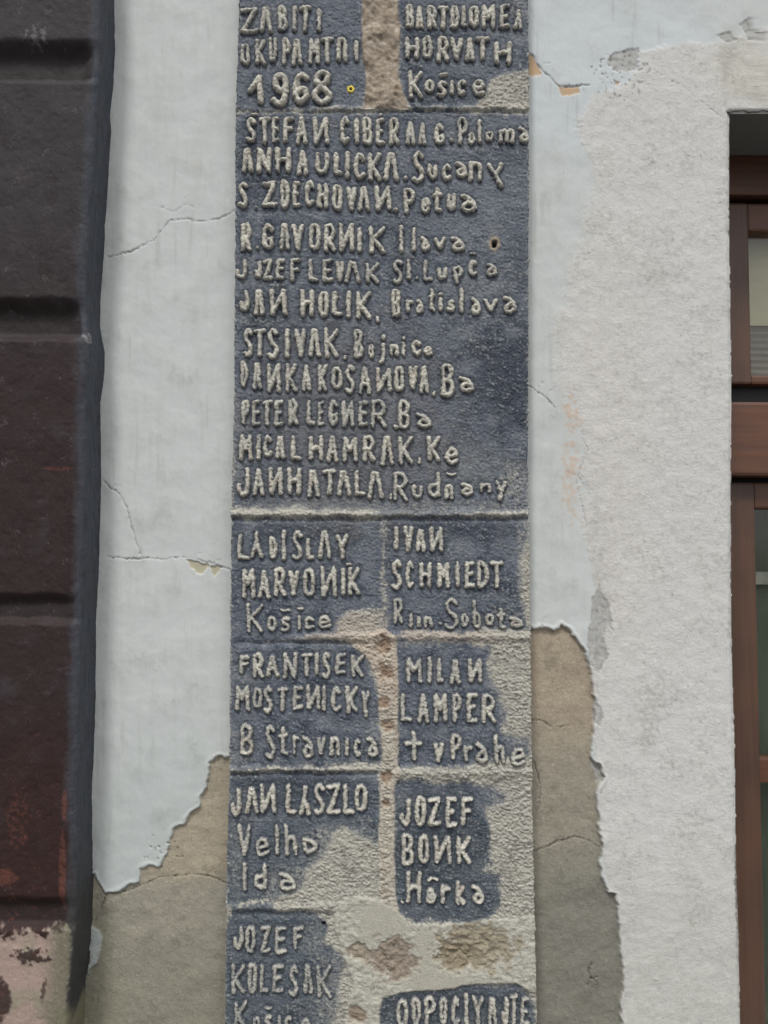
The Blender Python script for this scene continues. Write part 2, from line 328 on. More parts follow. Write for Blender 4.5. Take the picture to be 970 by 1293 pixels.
# every line: slab, zoom origin (x, y), stroke radius (px), wear 0..1, letters "char x0 x1 y0 y1" in fifths of a pixel
LINES = [
 ('1L', 295, 0, 2.7, .25, 'Z 40 160 50 220;Λ 165 248 45 215;B 280 345 45 205;I 372 400 35 205;T 412 495 38 208;I 528 556 58 205'),
 ('1L', 295, 0, 2.7, .25, 'O 40 110 280 415;K 135 207 250 415;U 220 277 240 402;P 305 360 245 415;Λ 362 442 250 420;M 472 550 245 415;T 550 635 235 410;n 648 722 240 395;I 765 787 262 395'),
 ('1L', 295, 0, 3.9, .05, '1 85 200 475 665;9 236 352 460 680;6 372 488 458 665;8 492 626 450 670'),
 ('1R', 485, 0, 2.8, .15, 'B 135 192 38 180;Λ 198 252 42 190;R 270 338 40 190;T 335 412 40 190;O 415 477 35 192;L 485 528 40 185;O 532 602 40 182;M 612 707 35 185;E 725 797 30 190;λ 815 877 60 190'),
 ('1R', 485, 0, 3.0, .15, 'H 130 227 240 382;O 240 307 230 382;R 330 417 240 397;V 415 502 240 392;A 508 577 240 392;T 572 670 235 390;H 692 807 265 415'),
 ('1R', 485, 0, 2.7, .2, 'K 150 247 450 630;o 256 322 505 592;s 330 400 512 622;ˇ 345 402 466 488;ı 412 445 510 608;c 456 520 505 608;e 552 642 510 612'),
 ('2', 295, 135, 2.9, .1, 'S 75 152 75 232;ˇ 104 150 38 60;T 160 237 65 238;E 240 292 65 228;F 310 387 65 228;A 388 472 65 245;И 498 606 65 248;C 670 737 65 240;I 762 792 72 242;B 810 882 70 247;E 895 957 75 247;^ 915 942 45 62'),
 ('2', 485, 135, 2.7, .2, 'R 30 102 75 247;A 130 202 95 247;A 215 268 105 247;G 315 387 105 247;. 405 442 195 232;P 460 532 70 242;o 526 577 165 242;l 590 614 85 242;o 636 690 158 226;m 718 827 143 240;a 846 922 130 236'),
 ('2', 295, 135, 3.0, .1, 'Λ 50 130 265 425;N 145 245 255 427;H 262 366 258 422;A 395 477 275 437;U 515 607 290 432;L 630 690 290 440;I 703 737 285 457;C 755 837 290 467;K 845 937 290 475;Λ 945 1047 290 472'),
 ('2', 485, 135, 2.8, .1, '. 120 154 435 468;S 172 262 285 482;u 272 342 365 467;c 360 427 365 472;a 450 527 345 452;n 530 622 345 477;y 645 752 352 518'),
 ('2', 295, 135, 2.9, .1, 'S 25 102 475 637;. 132 156 622 655;Z 180 277 465 642;D 296 357 465 647;E 370 427 475 642;C 450 515 470 632;H 525 602 485 647;O 620 692 490 662;V 710 782 505 662;Λ 780 867 505 667;И 890 1000 498 662'),
 ('2', 485, 135, 2.8, .1, '. 56 92 620 682;P 118 197 515 682;e 230 297 575 677;t 305 372 510 672;u 395 457 550 662;a 475 587 550 677'),
 ('2', 295, 270, 2.8, .1, 'R 45 120 60 242;. 142 167 202 232;G 180 262 65 232;Λ 285 362 60 237;V 365 447 65 237;O 473 552 58 238;R 568 652 65 247;И 660 767 60 247;I 780 810 85 247;K 850 962 80 257'),
 ('2', 485, 270, 2.6, .1, 'I 88 130 72 252;l 170 204 85 247;a 228 292 145 242;v 310 392 150 232;a 420 512 145 242'),
 ('2', 295, 270, 2.7, .35, 'J 8 92 285 415;J 130 182 295 412;Z 185 252 285 427;E 265 327 285 422;F 355 427 280 432;L 470 542 285 437;E 558 632 285 437;V 640 702 300 437;Λ 700 807 300 442;K 830 922 310 442'),
 ('2', 485, 270, 2.6, .35, 'S 50 127 290 442;I 140 172 290 422;. 193 217 395 422;L 245 312 290 432;u 330 402 335 422;p 430 502 325 447;c 530 592 290 402;ˇ 535 582 246 270;a 640 717 310 402'),
 ('2', 295, 270, 2.9, .05, 'J 38 102 485 622;Λ 130 202 475 647;И 225 342 475 647;H 420 512 480 652;O 533 607 485 657;L 618 692 490 652;I 710 740 485 667;K 770 872 490 672;, 893 927 645 697'),
 ('2', 485, 270, 2.6, .1, 'B 46 107 482 658;r 135 187 540 632;a 200 252 540 632;t 278 328 475 622;i 340 370 495 622;s 395 452 545 622;l 472 507 465 632;a 545 614 530 642;v 625 720 535 622;a 750 837 520 632'),
 ('2', 295, 405, 2.8, .15, 'S 60 127 50 232;T 125 207 50 232;. 205 230 198 228;S 213 292 50 242;I 323 354 52 242;V 385 462 50 237;Λ 470 554 50 237;K 570 667 50 237;, 688 720 218 257;B 758 822 60 237;o 850 887 150 242;j 915 972 92 277'),
 ('2', 485, 405, 2.5, .1, 'n 35 97 150 227;i 110 137 95 227;c 170 240 122 222;e 250 310 160 227'),
 ('2', 295, 405, 2.6, .2, 'D 45 94 260 417;Λ 120 182 265 442;И 210 302 270 457;K 325 407 270 457;A 430 492 278 447;K 532 597 275 452;O 616 690 293 437;S 700 772 278 462;A 788 872 290 467;И 895 1000 296 457'),
 ('2', 485, 405, 2.9, .1, 'O 60 132 285 452;V 150 217 285 442;A 218 287 285 462;, 298 332 443 487;B 358 447 278 482;a 468 572 350 457'),
 ('2', 295, 405, 2.7, .4, 'P 50 107 505 662;E 115 172 500 667;T 180 247 500 667;E 255 322 500 672;R 342 412 500 667;L 460 522 500 667;E 530 577 505 667;G 598 667 500 667;И 680 767 505 677;E 785 852 505 672;R 865 972 500 682'),
 ('2', 485, 405, 2.6, .15, '. 55 90 655 692;B 90 167 505 682;a 198 300 580 682'),
 ('2', 290, 535, 2.8, .15, 'M 60 147 70 237;I 163 207 68 232;C 212 272 75 212;Λ 285 357 75 227;L 385 457 75 237;H 498 597 75 237;A 610 692 75 247;M 710 812 80 247;R 840 922 75 242'),
 ('2', 485, 535, 2.8, .15, 'Λ -22 67 75 267;K 85 187 80 262;, 205 242 208 267;K 268 357 75 242;e 385 472 145 262'),
 ('2', 290, 535, 2.9, .15, 'J 45 132 275 462;A 145 227 285 457;И 245 342 275 452;H 363 457 275 452;Λ 488 572 290 467;T 585 677 285 452;Λ 675 772 295 462;L 785 857 295 462;Λ 868 977 300 477'),
 ('2', 485, 535, 2.5, .3, ', 22 60 440 487;R 55 157 305 492;u 175 247 385 477;d 273 357 305 467;n 380 442 385 482;ˇ 390 462 308 338;a 480 567 370 457;n 600 677 372 442;ý 700 777 360 492'),
 ('3L', 290, 660, 2.7, .25, 'L 48 132 70 242;λ 130 217 55 227;D 250 307 88 228;I 330 360 48 242;S 393 467 52 237;L 480 537 95 237;Λ 558 647 50 232;Y 668 752 75 235'),
 ('3L', 290, 660, 2.7, .2, 'M 75 167 290 482;A 178 262 298 482;R 278 362 285 472;V 370 442 300 462;O 463 542 285 467;И 573 682 272 472;I 703 732 280 457;K 745 827 278 460;^ 732 772 258 272'),
 ('3L', 290, 660, 2.3, .35, 'K 105 217 510 692;o 235 302 585 687;s 320 387 590 692;ˇ 320 387 543 570;ı 428 454 585 677;^ 425 465 535 552;c 473 537 590 677;e 558 642 585 672'),
 ('3R', 480, 660, 2.7, .15, 'I 88 118 20 177;V 145 212 20 187;Λ 223 292 40 187;И 308 402 22 187'),
 ('3R', 480, 660, 2.8, .15, 'S 68 142 235 422;C 160 217 245 412;H 243 327 245 417;M 358 442 250 417;I 473 502 245 412;E 530 602 240 417;D 610 692 240 417;T 685 782 238 417'),
 ('3R', 480, 660, 2.4, .45, 'R 83 152 480 642;ı 183 207 575 662;n 230 260 590 662;n 275 337 592 665;. 363 388 623 652;S 402 502 475 672;o 508 560 570 662;b 580 642 485 667;o 663 722 573 652;t 735 797 538 672;a 810 907 588 667'),
 ('4L', 290, 790, 2.6, .35, 'F 60 132 183 307;R 143 222 175 332;A 228 317 178 327;N 338 432 168 337;T 450 527 170 322;I 535 570 168 312;S 583 642 168 332;E 665 742 170 312;K 765 852 180 327'),
 ('4L', 290, 790, 2.7, .35, 'M 33 132 372 542;O 143 212 383 522;S 213 277 380 552;T 298 372 385 547;E 395 467 375 532;И 480 577 372 532;I 580 614 375 542;C 638 707 385 542;K 730 817 380 552;Y 828 887 412 582'),
 ('4L', 290, 790, 2.6, .3, 'B 68 157 622 817;S 223 297 628 837;t 305 377 635 817;r 398 442 690 817;a 458 537 695 837;v 548 607 700 817;n 628 702 700 822;ı 725 755 703 827;c 783 832 710 827;a 863 942 703 832'),
 ('4R', 485, 800, 2.7, .3, 'M 138 242 153 312;I 272 307 145 322;L 333 382 153 317;A 413 482 158 322;И 528 622 153 312'),
 ('4R', 485, 800, 2.8, .25, 'L 103 182 378 557;A 208 290 378 567;M 308 402 378 562;P 428 492 380 557;E 518 597 373 567;R 613 707 378 567'),
 ('4R', 485, 800, 2.8, .25, '† 130 242 618 807;v 308 382 688 812;P 416 492 633 797;r 500 562 698 812;a 573 657 683 817;h 690 767 638 817;e 798 897 718 837'),
 ('5L', 280, 970, 2.8, .12, 'J 58 127 122 302;Λ 148 242 118 292;И 240 347 98 287;L 403 477 98 292;λ 488 567 108 297;S 578 657 93 292;Z 660 757 93 292;L 765 842 98 292;O 838 922 98 272'),
 ('5L', 280, 970, 2.6, .3, 'V 98 192 353 552;e 213 307 433 557;l 335 367 358 552;h 395 482 348 552;ᴅ 510 612 433 547'),
 ('5L', 280, 970, 2.6, .3, 'I 125 165 588 777;d 203 292 595 762;a 358 472 653 772'),
 ('5R', 490, 980, 2.8, .08, 'J 73 147 138 312;O 168 242 123 322;Z 250 337 128 317;E 358 437 128 327;F 458 537 128 312'),
 ('5R', 490, 980, 2.8, .08, 'B 86 167 363 562;O 188 264 368 552;И 288 402 368 552;K 430 527 378 557'),
 ('5R', 490, 980, 2.7, .15, 'H 113 212 598 802;Q 240 302 700 808;^ 248 318 632 665;r 328 402 683 807;k 425 487 663 812;a 528 614 683 807;. 80 106 783 808'),
 ('6L', 280, 1133, 2.6, .5, 'J 73 142 173 327;O 148 217 173 347;Z 243 312 173 352;E 333 417 178 357;F 448 522 178 322'),
 ('6L', 280, 1133, 2.6, .55, 'K 58 152 418 607;O 163 227 413 607;L 238 302 418 602;E 318 397 418 602;S 423 492 428 622;Λ 513 582 423 607;K 600 697 423 637'),
 ('6L', 280, 1133, 2.5, .55, 'K 78 162 655 835;o 195 247 745 840;s 266 320 742 840;ˇ 266 322 685 712;ı 355 380 742 838;c 396 450 745 838;e 493 567 762 850'),
 ('6R', 490, 1133, 2.5, .25, 'O 52 132 638 812;D 150 212 633 807;P 228 302 623 802;O 322 377 623 802;C 398 457 628 802;I 478 512 608 802;Y 526 607 618 802;Λ 626 692 628 812;J 712 762 628 802;T 768 822 608 802;E 832 897 623 812'),
]
def smooth_line(pts, n=5):
    p = [pts[0]]+pts+[pts[-1]]; out = []
    if pts[0] == pts[-1]: p = [pts[-2]]+pts+[pts[1]]
    for i in range(1, len(p)-2):
        a, b, c, d_ = [np.array(q) for q in p[i-1:i+3]]
        for k in range(n):
            t = k/n
            out.append(tuple(0.5*((2*b)+(-a+c)*t+(2*a-5*b+4*c-d_)*t*t+(-a+3*b-3*c+d_)*t**3)))
    out.append(tuple(pts[-1]))
    return out
LETTERS = []
for slab, ox, oy, r, wear, txt in LINES:
    for tok in txt.split(';'):
        ch, x0, x1, y0, y1 = tok.split()
        x0, x1 = ox+float(x0)/5, ox+float(x1)/5; y0, y1 = oy+float(y0)/5, oy+float(y1)/5
        rr = r*1.12
        if ch in 'ˇ^.,': rr = r*0.72
        if ch in '.': rr = min(x1-x0, y1-y0)*0.42
        elif ch not in 'IlıiTL.,ˇ^†J1' and (x1-x0) < rr*4.3 : rr = max(1.8, (x1-x0)/4.3)
        rx = min(rr, (x1-x0)*0.48); ry = min(rr, (y1-y0)*0.48)
        strokes = []
        for s in G[ch]:
            cur = s.startswith('~'); s = s.lstrip('~')
            pts = []
            for q in s.split():
                a, b = q.split(',')
                pts.append((x0+rx+float(a)/10*(x1-x0-2*rx)+random.uniform(-.35, .35), y0+ry+float(b)/10*(y1-y0-2*ry)+random.uniform(-.35, .35)))
            if cur and s.split()[0] == s.split()[-1]: pts[-1] = pts[0]
            strokes.append(smooth_line(pts) if cur else pts)
        LETTERS.append(dict(slab=slab, ch=ch, strokes=strokes, r=rr, wear=wear, box=(x0, x1, y0, y1)))

# ------------------------------------------------------------------ the memorial: surface height and colour in photo coordinates
TH = 0.024
SLATE = {
 '1L': [(299,-90),(457,-90),(458,60),(462,110),(455,134),(400,135),(297,139)],
 '1R': [(506,-90),(669,-90),(670,88),(640,92),(622,100),(610,120),(600,134),(520,132),(508,112),(505,80)],
 '2': [(296,144),(669,143),(669,600),(668,646),(480,647),(468,641),(380,640),(296,638)],
 '3L': [(292,657),(479,658),(480,765),(440,768),(425,782),(420,794),(380,802),(340,809),(330,816),(291,818)],
 '3R': [(488,653),(668,653),(660,700),(655,750),(668,795),(600,793),(492,796)],
 '4L': [(292,813),(330,814),(380,808),(445,816),(466,838),(475,880),(479,960),(400,964),(292,968)],
 '4R': [(504,809),(560,813),(620,817),(615,840),(625,862),(633,885),(640,900),(632,925),(665,932),(668,952),(600,962),(504,968)],
 '5L': [(289,979),(476,976),(478,1062),(430,1042),(415,1050),(408,1080),(385,1095),(378,1120),(350,1128),(300,1138),(289,1138)],
 '5R': [(500,990),(530,988),(560,993),(620,992),(640,1004),(635,1012),(615,1022),(618,1050),(618,1090),(612,1100),(630,1105),(633,1150),(610,1163),(570,1160),(525,1160),(505,1150),(499,1120)],
 '6L': [(287,1160),(300,1146),(335,1141),(350,1153),(395,1157),(410,1172),(405,1190),(420,1200),(430,1215),(425,1250),(415,1293),(410,1400),(284,1400)],
 '6R': [(482,1263),(500,1253),(560,1251),(600,1244),(655,1241),(668,1256),(678,1270),(681,1400),(478,1400)],
}
MORTAR1 = [(459,-90),(501,-90),(505,50),(503,90),(511,122),(516,138),(457,138),(463,110),(456,60)]
MORTAR2 = [(440,806),(470,798),(484,792),(500,803),(503,830),(504,900),(503,965),(508,975),(499,995),(498,1060),(500,1130),(505,1150),(478,1150),(478,1060),(480,980),(483,960),(479,900),(474,850),(462,828),(446,815)]
PATCH = [(420,1160),(428,1140),(445,1130),(478,1135),(503,1150),(515,1166),(570,1166),(640,1160),(676,1155),(700,1160),(700,1262),(668,1252),(650,1241),(600,1243),(560,1250),(515,1252),(484,1260),(478,1300),(476,1400),(432,1400),(436,1290),(446,1240),(430,1200)]
OUT_L = [(-90,303),(0,301),(140,297),(300,296),(500,295),(640,291),(800,290),(960,289),(1100,285),(1293,283),(1400,281)]
OUT_R = [(-90,668),(0,668),(140,669),(600,668),(800,671),(1000,673),(1200,677),(1293,679),(1400,681)]
def plaque_fields(x, y):
    """height above the wall, albedo, region index (as floats/ints) at photo positions"""
    w1 = fbm(x, y, 26, 4, 1); w2 = fbm(x, y, 26, 4, 2)
    n5 = fbm(x, y, 6, 3, 3); n5b = fbm(x, y, 7, 3, 5, ax=1.5, ay=0.75)
    n2 = fbm(x, y, 2.6, 2, 9, ax=1.2)
    big = fbm(x, y, 90, 4, 11); med = fbm(x, y, 30, 4, 13)
    xw = x+2.2*w1+.9*n5; yw = y+2.2*w2+.9*n5b
    # slate paint cover
    cover = np.full(x.shape, -30.0)
    for k, p in SLATE.items():
        s = sdf(xw, yw, p, 30)
        cover = np.maximum(cover, s)
    cov = sm(cover + 3.6*n5 + 5.0*n2 + 5.5*med + 2.6*sm(-x, -610, -590) + 1.2, -2.0, 2.6)
    joint = np.exp(-((x-484)/7)**2)*sm(y, 650, 660)*sm(-y, -802, -792)
    cov = np.maximum(cov, joint*sm(n5+n2, -.6, .8)*.8)
    m1 = sdf(xw, yw, MORTAR1); m2 = sdf(xw, yw, MORTAR2); pt = sdf(xw, yw, PATCH)
    # worn places inside the slate
    worn = np.zeros(x.shape)
    for cx, cy, rx, ry, a in [(650,112,38,24,1),(650,612,22,26,.8),(455,785,36,18,.8),(660,700,10,60,.7),(300,945,24,40,.35),
                              (640,855,30,60,.75),(636,1000,30,30,.6),(520,812,60,8,.4),(470,930,14,30,.4),(300,1080,12,60,.4),(600,640,90,9,.5),(655,935,22,22,.6),(430,1075,55,38,.9),(385,1115,70,24,.8),(420,1260,30,60,.6),(392,1185,22,22,.5),
                              (430,160,34,14,.25),(600,175,60,16,.2),(330,345,50,22,.3),(600,360,60,24,.25),(640,1290,60,20,.2),
                              (460,640,180,14,.35),(330,20,40,18,.3),(655,10,30,16,.4),(300,560,16,80,.3),(640,780,30,14,.4),(300,860,22,40,.3)]:
        worn = np.maximum(worn, a*sm(blob(x, y, cx, cy, rx, ry)+.45*med+.2*n5, -.1, .55))
    worn = worn*sm(n5+.55*n2, -.75, .65)
    thin = sm(n5b*.7+n2*.8+.6*big, .2, 1.25)*.5          # thin rubbed paint on the high grains
    # colours (albedo)
    pale = lin(176,174,164); pale2 = lin(156,156,150)
    slate = mix(mix(lin(95,102,113)[None], lin(59,68,82)[None], sm(med+.5*big, -.1, .8)), lin(120,124,128)[None], sm(-med+.5*n5, .0, 1.0)*.8)
    row = fbm(x, y, 20, 3, 71, ax=4.5, ay=.8)
    slate = mix(slate, lin(122,126,132)[None], sm(row+.5*n5+.2*n2, .1, 1.0)*.55)
    slate = mix(slate, lin(110,117,125)[None], .55*sm(blob(x, y, 615, 250, 90, 190)+.5*med+.3*n5, 0, .8))
    slate = mix(slate, lin(120,124,124)[None], .5*sm(blob(x, y, 590, 590, 90, 46)+.5*med+.4*n5, 0, .8))
    for cx, cy, rx, ry, a in [(640,480,60,90,.75),(380,990,110,30,.5),(560,1060,70,90,.55),(570,1275,110,30,.55),(560,668,110,18,.6),(380,670,100,18,.5),(330,200,50,60,.5),(655,330,30,70,.35),(640,190,40,30,.4),(340,400,60,40,.4),(575,450,30,30,.3),(560,115,60,30,.4)]:
        slate = mix(slate, lin(49,57,69)[None], min(1, a*1.15)*sm(blob(x, y, cx, cy, rx, ry)+.6*med+.25*n5, -.2, .7))
    slate = mix(slate, lin(76,86,90)[None], .5*sm(y+60*med, 930, 1150))
    brush = fbm(x+.5*y, y-.3*x, 7, 3, 61, ax=2.6, ay=.8)
    slate = mix(slate, lin(142,146,149)[None], sm(brush+1.1*n2+.5*med, .3, 1.2)*.7)
    slate = mix(slate, lin(176,174,164)[None], sm(n2+.5*n5+.5*med, .85, 1.25)*.6)
    slate = mix(slate, lin(34,40,50)[None], sm(-brush-.8*n2+.2*med, .3, 1.2)*.7)
    slate = mix(slate, lin(112,108,106)[None], .3*sm(fbm(x, y, 34, 3, 66), .3, .9))
    slate = mix(slate, lin(106,105,106)[None], .55*sm(blob(x, y, 440, 540, 190, 190)+.4*med+.2*n5, 0, .7))
    col = mix(slate, pale2[None]*(1+.25*n2[..., None]), np.clip(worn+thin*.8, 0, 1))
    bare = mix(lin(174,171,160)[None], lin(134,132,124)[None], sm(n5+.7*med, -.15, 1.1))
    bare = mix(bare, lin(196,194,186)[None], sm(n2+.6*n5b, .3, 1.1)*.7)
    bare = mix(bare, lin(98,104,112)[None], sm(n2-.4*n5+.5*row, .35, 1.0)*.5)
    bare = mix(bare, lin(172,156,144)[None], .45*sm(blob(x, y, 470, 800, 220, 34)+.3*med, 0, .6))
    col = mix(bare, col, cov)
    edge = np.minimum(x-np.interp(y, [a for a, b in OUT_L], [b for a, b in OUT_L]), np.interp(y, [a for a, b in OUT_R], [b for a, b in OUT_R])-x)
    chip = sm(2.2-edge+3.4*n5+2.5*med+1.5*n2, 0, 3)*.7
    col = mix(col, lin(176,176,168)[None], chip*sm(n5+.4*med, -.5, .5))
    # heights
    rough = .00062+.0005*(1-cov)
    h = TH + rough*(n5b*.8+n5*.4) + rough*n2*1.4 + rough*(1-cov)*1.1*np.maximum(fbm(x+3*w1, y+3*w2, 5.5, 2, 78, ax=1.8, ay=.75), -.2)*(.4+.9*sm(med, -.4, .5)) + rough*.8*vnoise(x/2.3, y/2.1, 79)*(.5+sm(w1, -.5, .5)) + .0012*med + .0006*(1-cov) - .0004*worn
    band = lambda yy, x0, x1, hw: np.exp(-((yw-yy)/hw)**2)*sm(x, x0-6, x0+6)*sm(-x, -x1-6, -x1+6)
    h = h + .0022*band(136.5, 395, 675, 2.6) - .0018*band(141.4, 290, 675, 1.8)
    h = h + .0030*band(649, 285, 675, 4.0) - .0030*band(656, 285, 675, 3.0)
    h = h + .0024*band(804, 370, 675, 4.5) + .0016*np.exp(-((xw-483.5)/3.2)**2)*sm(y, 650, 660)*sm(-y, -806, -796)
    h = h - .0025*band(812, 300, 450, 3.0)
    h = h + .0024*band(971, 285, 480, 2.6) - .0028*band(977.5, 288, 478, 3.0) + .0026*band(976, 500, 680, 7)
    h = h + .0026*band(1146, 290, 430, 5) - .0020*band(1154, 300, 430, 4)
    # mortar
    a1 = sm(m1, -1.0, 1.6); a2 = sm(m2, -1.0, 1.8); a3 = sm(pt, -1.5, 2.5)
    lump = fbm(x, y, 13, 4, 21)
    c1 = mix(lin(160,148,132)[None], lin(118,106,92)[None], sm(lump+.4*med, .1, .8)); c1 = mix(c1, lin(192,182,168)[None], sm(-lump+.5*n5-.5*med, .15, .9)*.8)
    c1 = mix(c1, lin(100,84,72)[None], sm(fbm(x, y, 40, 3, 30), .25, .7)*.5)
    col = mix(col, c1, a1)
    h = h*(1-a1)+(TH+.0012+.0026*sm(m1, 0, 16)+.0022*lump+.0045*fbm(x, y, 34, 3, 23)+.0011*n5)*a1
    c2 = mix(lin(184,178,164)[None], lin(156,147,134)[None], sm(lump+.4*n5, -.1, .8)); c2 = mix(c2, lin(190,170,152)[None], .4*sm(-y+930, 0, 80)); c2 = mix(c2, lin(200,198,188)[None], .6*sm(n2+.6*n5, .4, 1.1))
    for cx, cy, rr in [(485,815,13),(487,848,12),(484,885,10),(489,915,10),(489,980,9),(488,1015,6)]:
        bb = sm(blob(xw+2.5*lump, yw+3*w1, cx, cy, rr, rr*1.1)+.45*lump+.2*n5, -.0, .5)*a2
        c2 = mix(c2, lin(140,116,97)[None], bb*.75)
        h = h - .0026*bb
    col = mix(col, c2, a2); h = h + a2*(.0012+.0013*lump)
    flat = sm(blob(xw, yw, 490, 1158, 38, 26), -.1, .25); flat = np.maximum(flat, sm(blob(xw, yw, 548, 1236, 48, 16), -.1, .25)); flat = np.maximum(flat, sm(blob(xw, yw, 535, 1200, 16, 34), -.1, .3))
    flat = np.maximum(flat, sm(blob(xw, yw, 462, 1185, 12, 40), -.1, .3)*.7)
    c3 = mix(lin(182,180,168)[None], lin(152,150,138)[None], sm(n5+.5*lump, -.1, .9)); c3 = mix(c3, lin(202,200,190)[None], .6*sm(n2+.5*n5, .4, 1.1)); c3 = mix(c3, lin(176,174,160)[None], flat*.85)
    hp = .0015*lump+.0008*n5b+.0004*n2
    h3 = TH+.0026+hp*(1-.85*flat)
    for cx, cy, rx, ry, rc in [(496,1210,34,32,lin(142,130,116)),(452,1200,14,15,lin(150,140,124)),(600,1195,58,34,lin(148,139,120)),(575,1208,30,22,lin(140,130,110)),(450,1280,14,14,lin(140,126,110))]:
        bb = sm(blob(xw, yw, cx, cy, rx, ry)+.45*lump+.15*n5, -.02, .35)
        c3 = mix(c3, rc[None], bb*.92); c3 = mix(c3, rc[None]*1.55, bb*sm(n5+.6*n2, .1, .9)*.6); c3 = mix(c3, rc[None]*.6, bb*sm(-n5+.6*lump, .3, 1)*.5)
        h3 = h3 - .0026*bb + bb*(.0012*n5+.0016*lump)
    col = mix(col, c3, a3); h = h*(1-a3)+h3*a3
    # drill holes
    for cx, cy, rr in [(624.5,308,4.6),(443,113,1.6),(408.5,1166,2.6)]:
        dd = np.hypot((xw-cx)*1.0, (yw-cy)*.85)
        b_ = sm(-dd, -rr, -rr*.5)
        h = h-.010*b_
        col = mix(col, lin(40,34,30)[None], b_*.9)
        if rr > 4: 
            ring = np.exp(-((dd-rr-1.5)/2)**2)
            h = h + .001*ring; col = mix(col, lin(176,158,132)[None], ring*.7)
    # outer drop to the wall
    jag = 1.1*n5+1.0*w1+.8*n2
    e = edge+jag
    h = h*sm(e, -1.2, 1.4)**.6 - .003*sm(-e, 0.2, 1.2)
    # region
    reg = np.zeros(x.shape, int)
    mid = 483.5
    top = yw < 139.5; r2 = (~top) & (yw < 652); r3 = (yw >= 652) & (yw < 808); r4 = (yw >= 808) & (yw < 973.5); r5 = (yw >= 973.5) & (yw < 1149); r6 = yw >= 1149
    reg[top & (xw < 481)] = 0; reg[top & (xw >= 481)] = 1
    reg[r2] = 2
    reg[r3 & (xw < mid)] = 3; reg[r3 & (xw >= mid)] = 4
    reg[r4 & (xw < mid)] = 5; reg[r4 & (xw >= mid)] = 6
    reg[r5 & (xw < mid)] = 7; reg[r5 & (xw >= mid)] = 8
    reg[r6 & (xw < 455)] = 9; reg[r6 & (xw >= 455)] = 10
    reg[(m1 > 0)] = 11; reg[(m2 > 0)] = 12; reg[(pt > 0)] = 13
    return h, col, reg, e, cov
KEYS = ['1L', '1R', '2', '3L', '3R', '4L', '4R', '5L', '5R', '6L', '6R']
SLABLAB = ['top left slab dated 1968', 'top right slab with three short lines', 'tall slab with eleven lines of names', 'left slab naming Ladislav', 'right slab naming Ivan',
           'left slab naming Frantisek', 'right slab naming Milan with a cross', 'left slab naming Jan Laszlo, worn bare at lower right', 'right slab naming Jozef Bonk, bare plaster along its right side',
           'bottom left slab naming Jozef Kolesak', 'bottom right slab with one line cut by the frame', 'rough brown mortar strip between the top slabs', 'pinkish mortar strip with small pits between the lower slabs', 'pale cement patch with brown stones showing']
STEP = 1.15
gx = np.arange(274, 691, STEP); gy = np.arange(-70, 1372, STEP)
GX, GY = np.meshgrid(gx, gy)
H, CO, RG, ED, COV = plaque_fields(GX, GY)
# paint pulled round the letters: fresh slate next to the strokes, and a slight hollow there
near = np.full(GX.shape, 99.0)
def win(b, pad):
    c0, c1 = np.searchsorted(gx, [b[0]-pad, b[1]+pad]); r0, r1 = np.searchsorted(gy, [b[2]-pad, b[3]+pad])
    return slice(r0, r1), slice(c0, c1)
for L in LETTERS:
    w = win(L['box'], 9)
    if GX[w].size == 0: continue
    dd = np.full(GX[w].shape, 99.0)
    for s in L['strokes']: dd = np.minimum(dd, dseg(GX[w], GY[w], s)-L['r'])
    near[w] = np.minimum(near[w], dd)
nr_m = sm(-near, -5.5, -.5)
CO = mix(CO, lin(62,69,80)[None]*np.ones_like(CO), .36*nr_m*(COV > .4))
H = H - .0009*nr_m
MEM = empty('memorial_relief', (0, 0, 0.55), 'tall narrow slate grey memorial panel with raised cream lettering on the pale wall', 'memorial')
PXc, PZc = P(GX, GY, -TH)
V = np.stack([PXc, -H, PZc], -1).reshape(-1, 3)
F = grid_faces(*GX.shape)
cq = lambda A: A[:-1, :-1].ravel()
keep = (np.maximum.reduce([ED[:-1, :-1], ED[1:, :-1], ED[1:, 1:], ED[:-1, 1:]]).ravel() > -1.6)
rq = cq(RG)
CF = CO.reshape(-1, 3)
SLABS = {}
for i in range(14):
    f = F[keep & (rq == i)]
    v, f2, c = compact(V, f, CF)
    nm = 'inscription_slab' if i < 11 else ('cement_patch' if i == 13 else 'mortar_strip')
    o = part(nm, v, f2, M_relief if i < 11 else M_mortar, MEM, c, True, SLABLAB[i])
    if i < 11: SLABS[KEYS[i]] = o

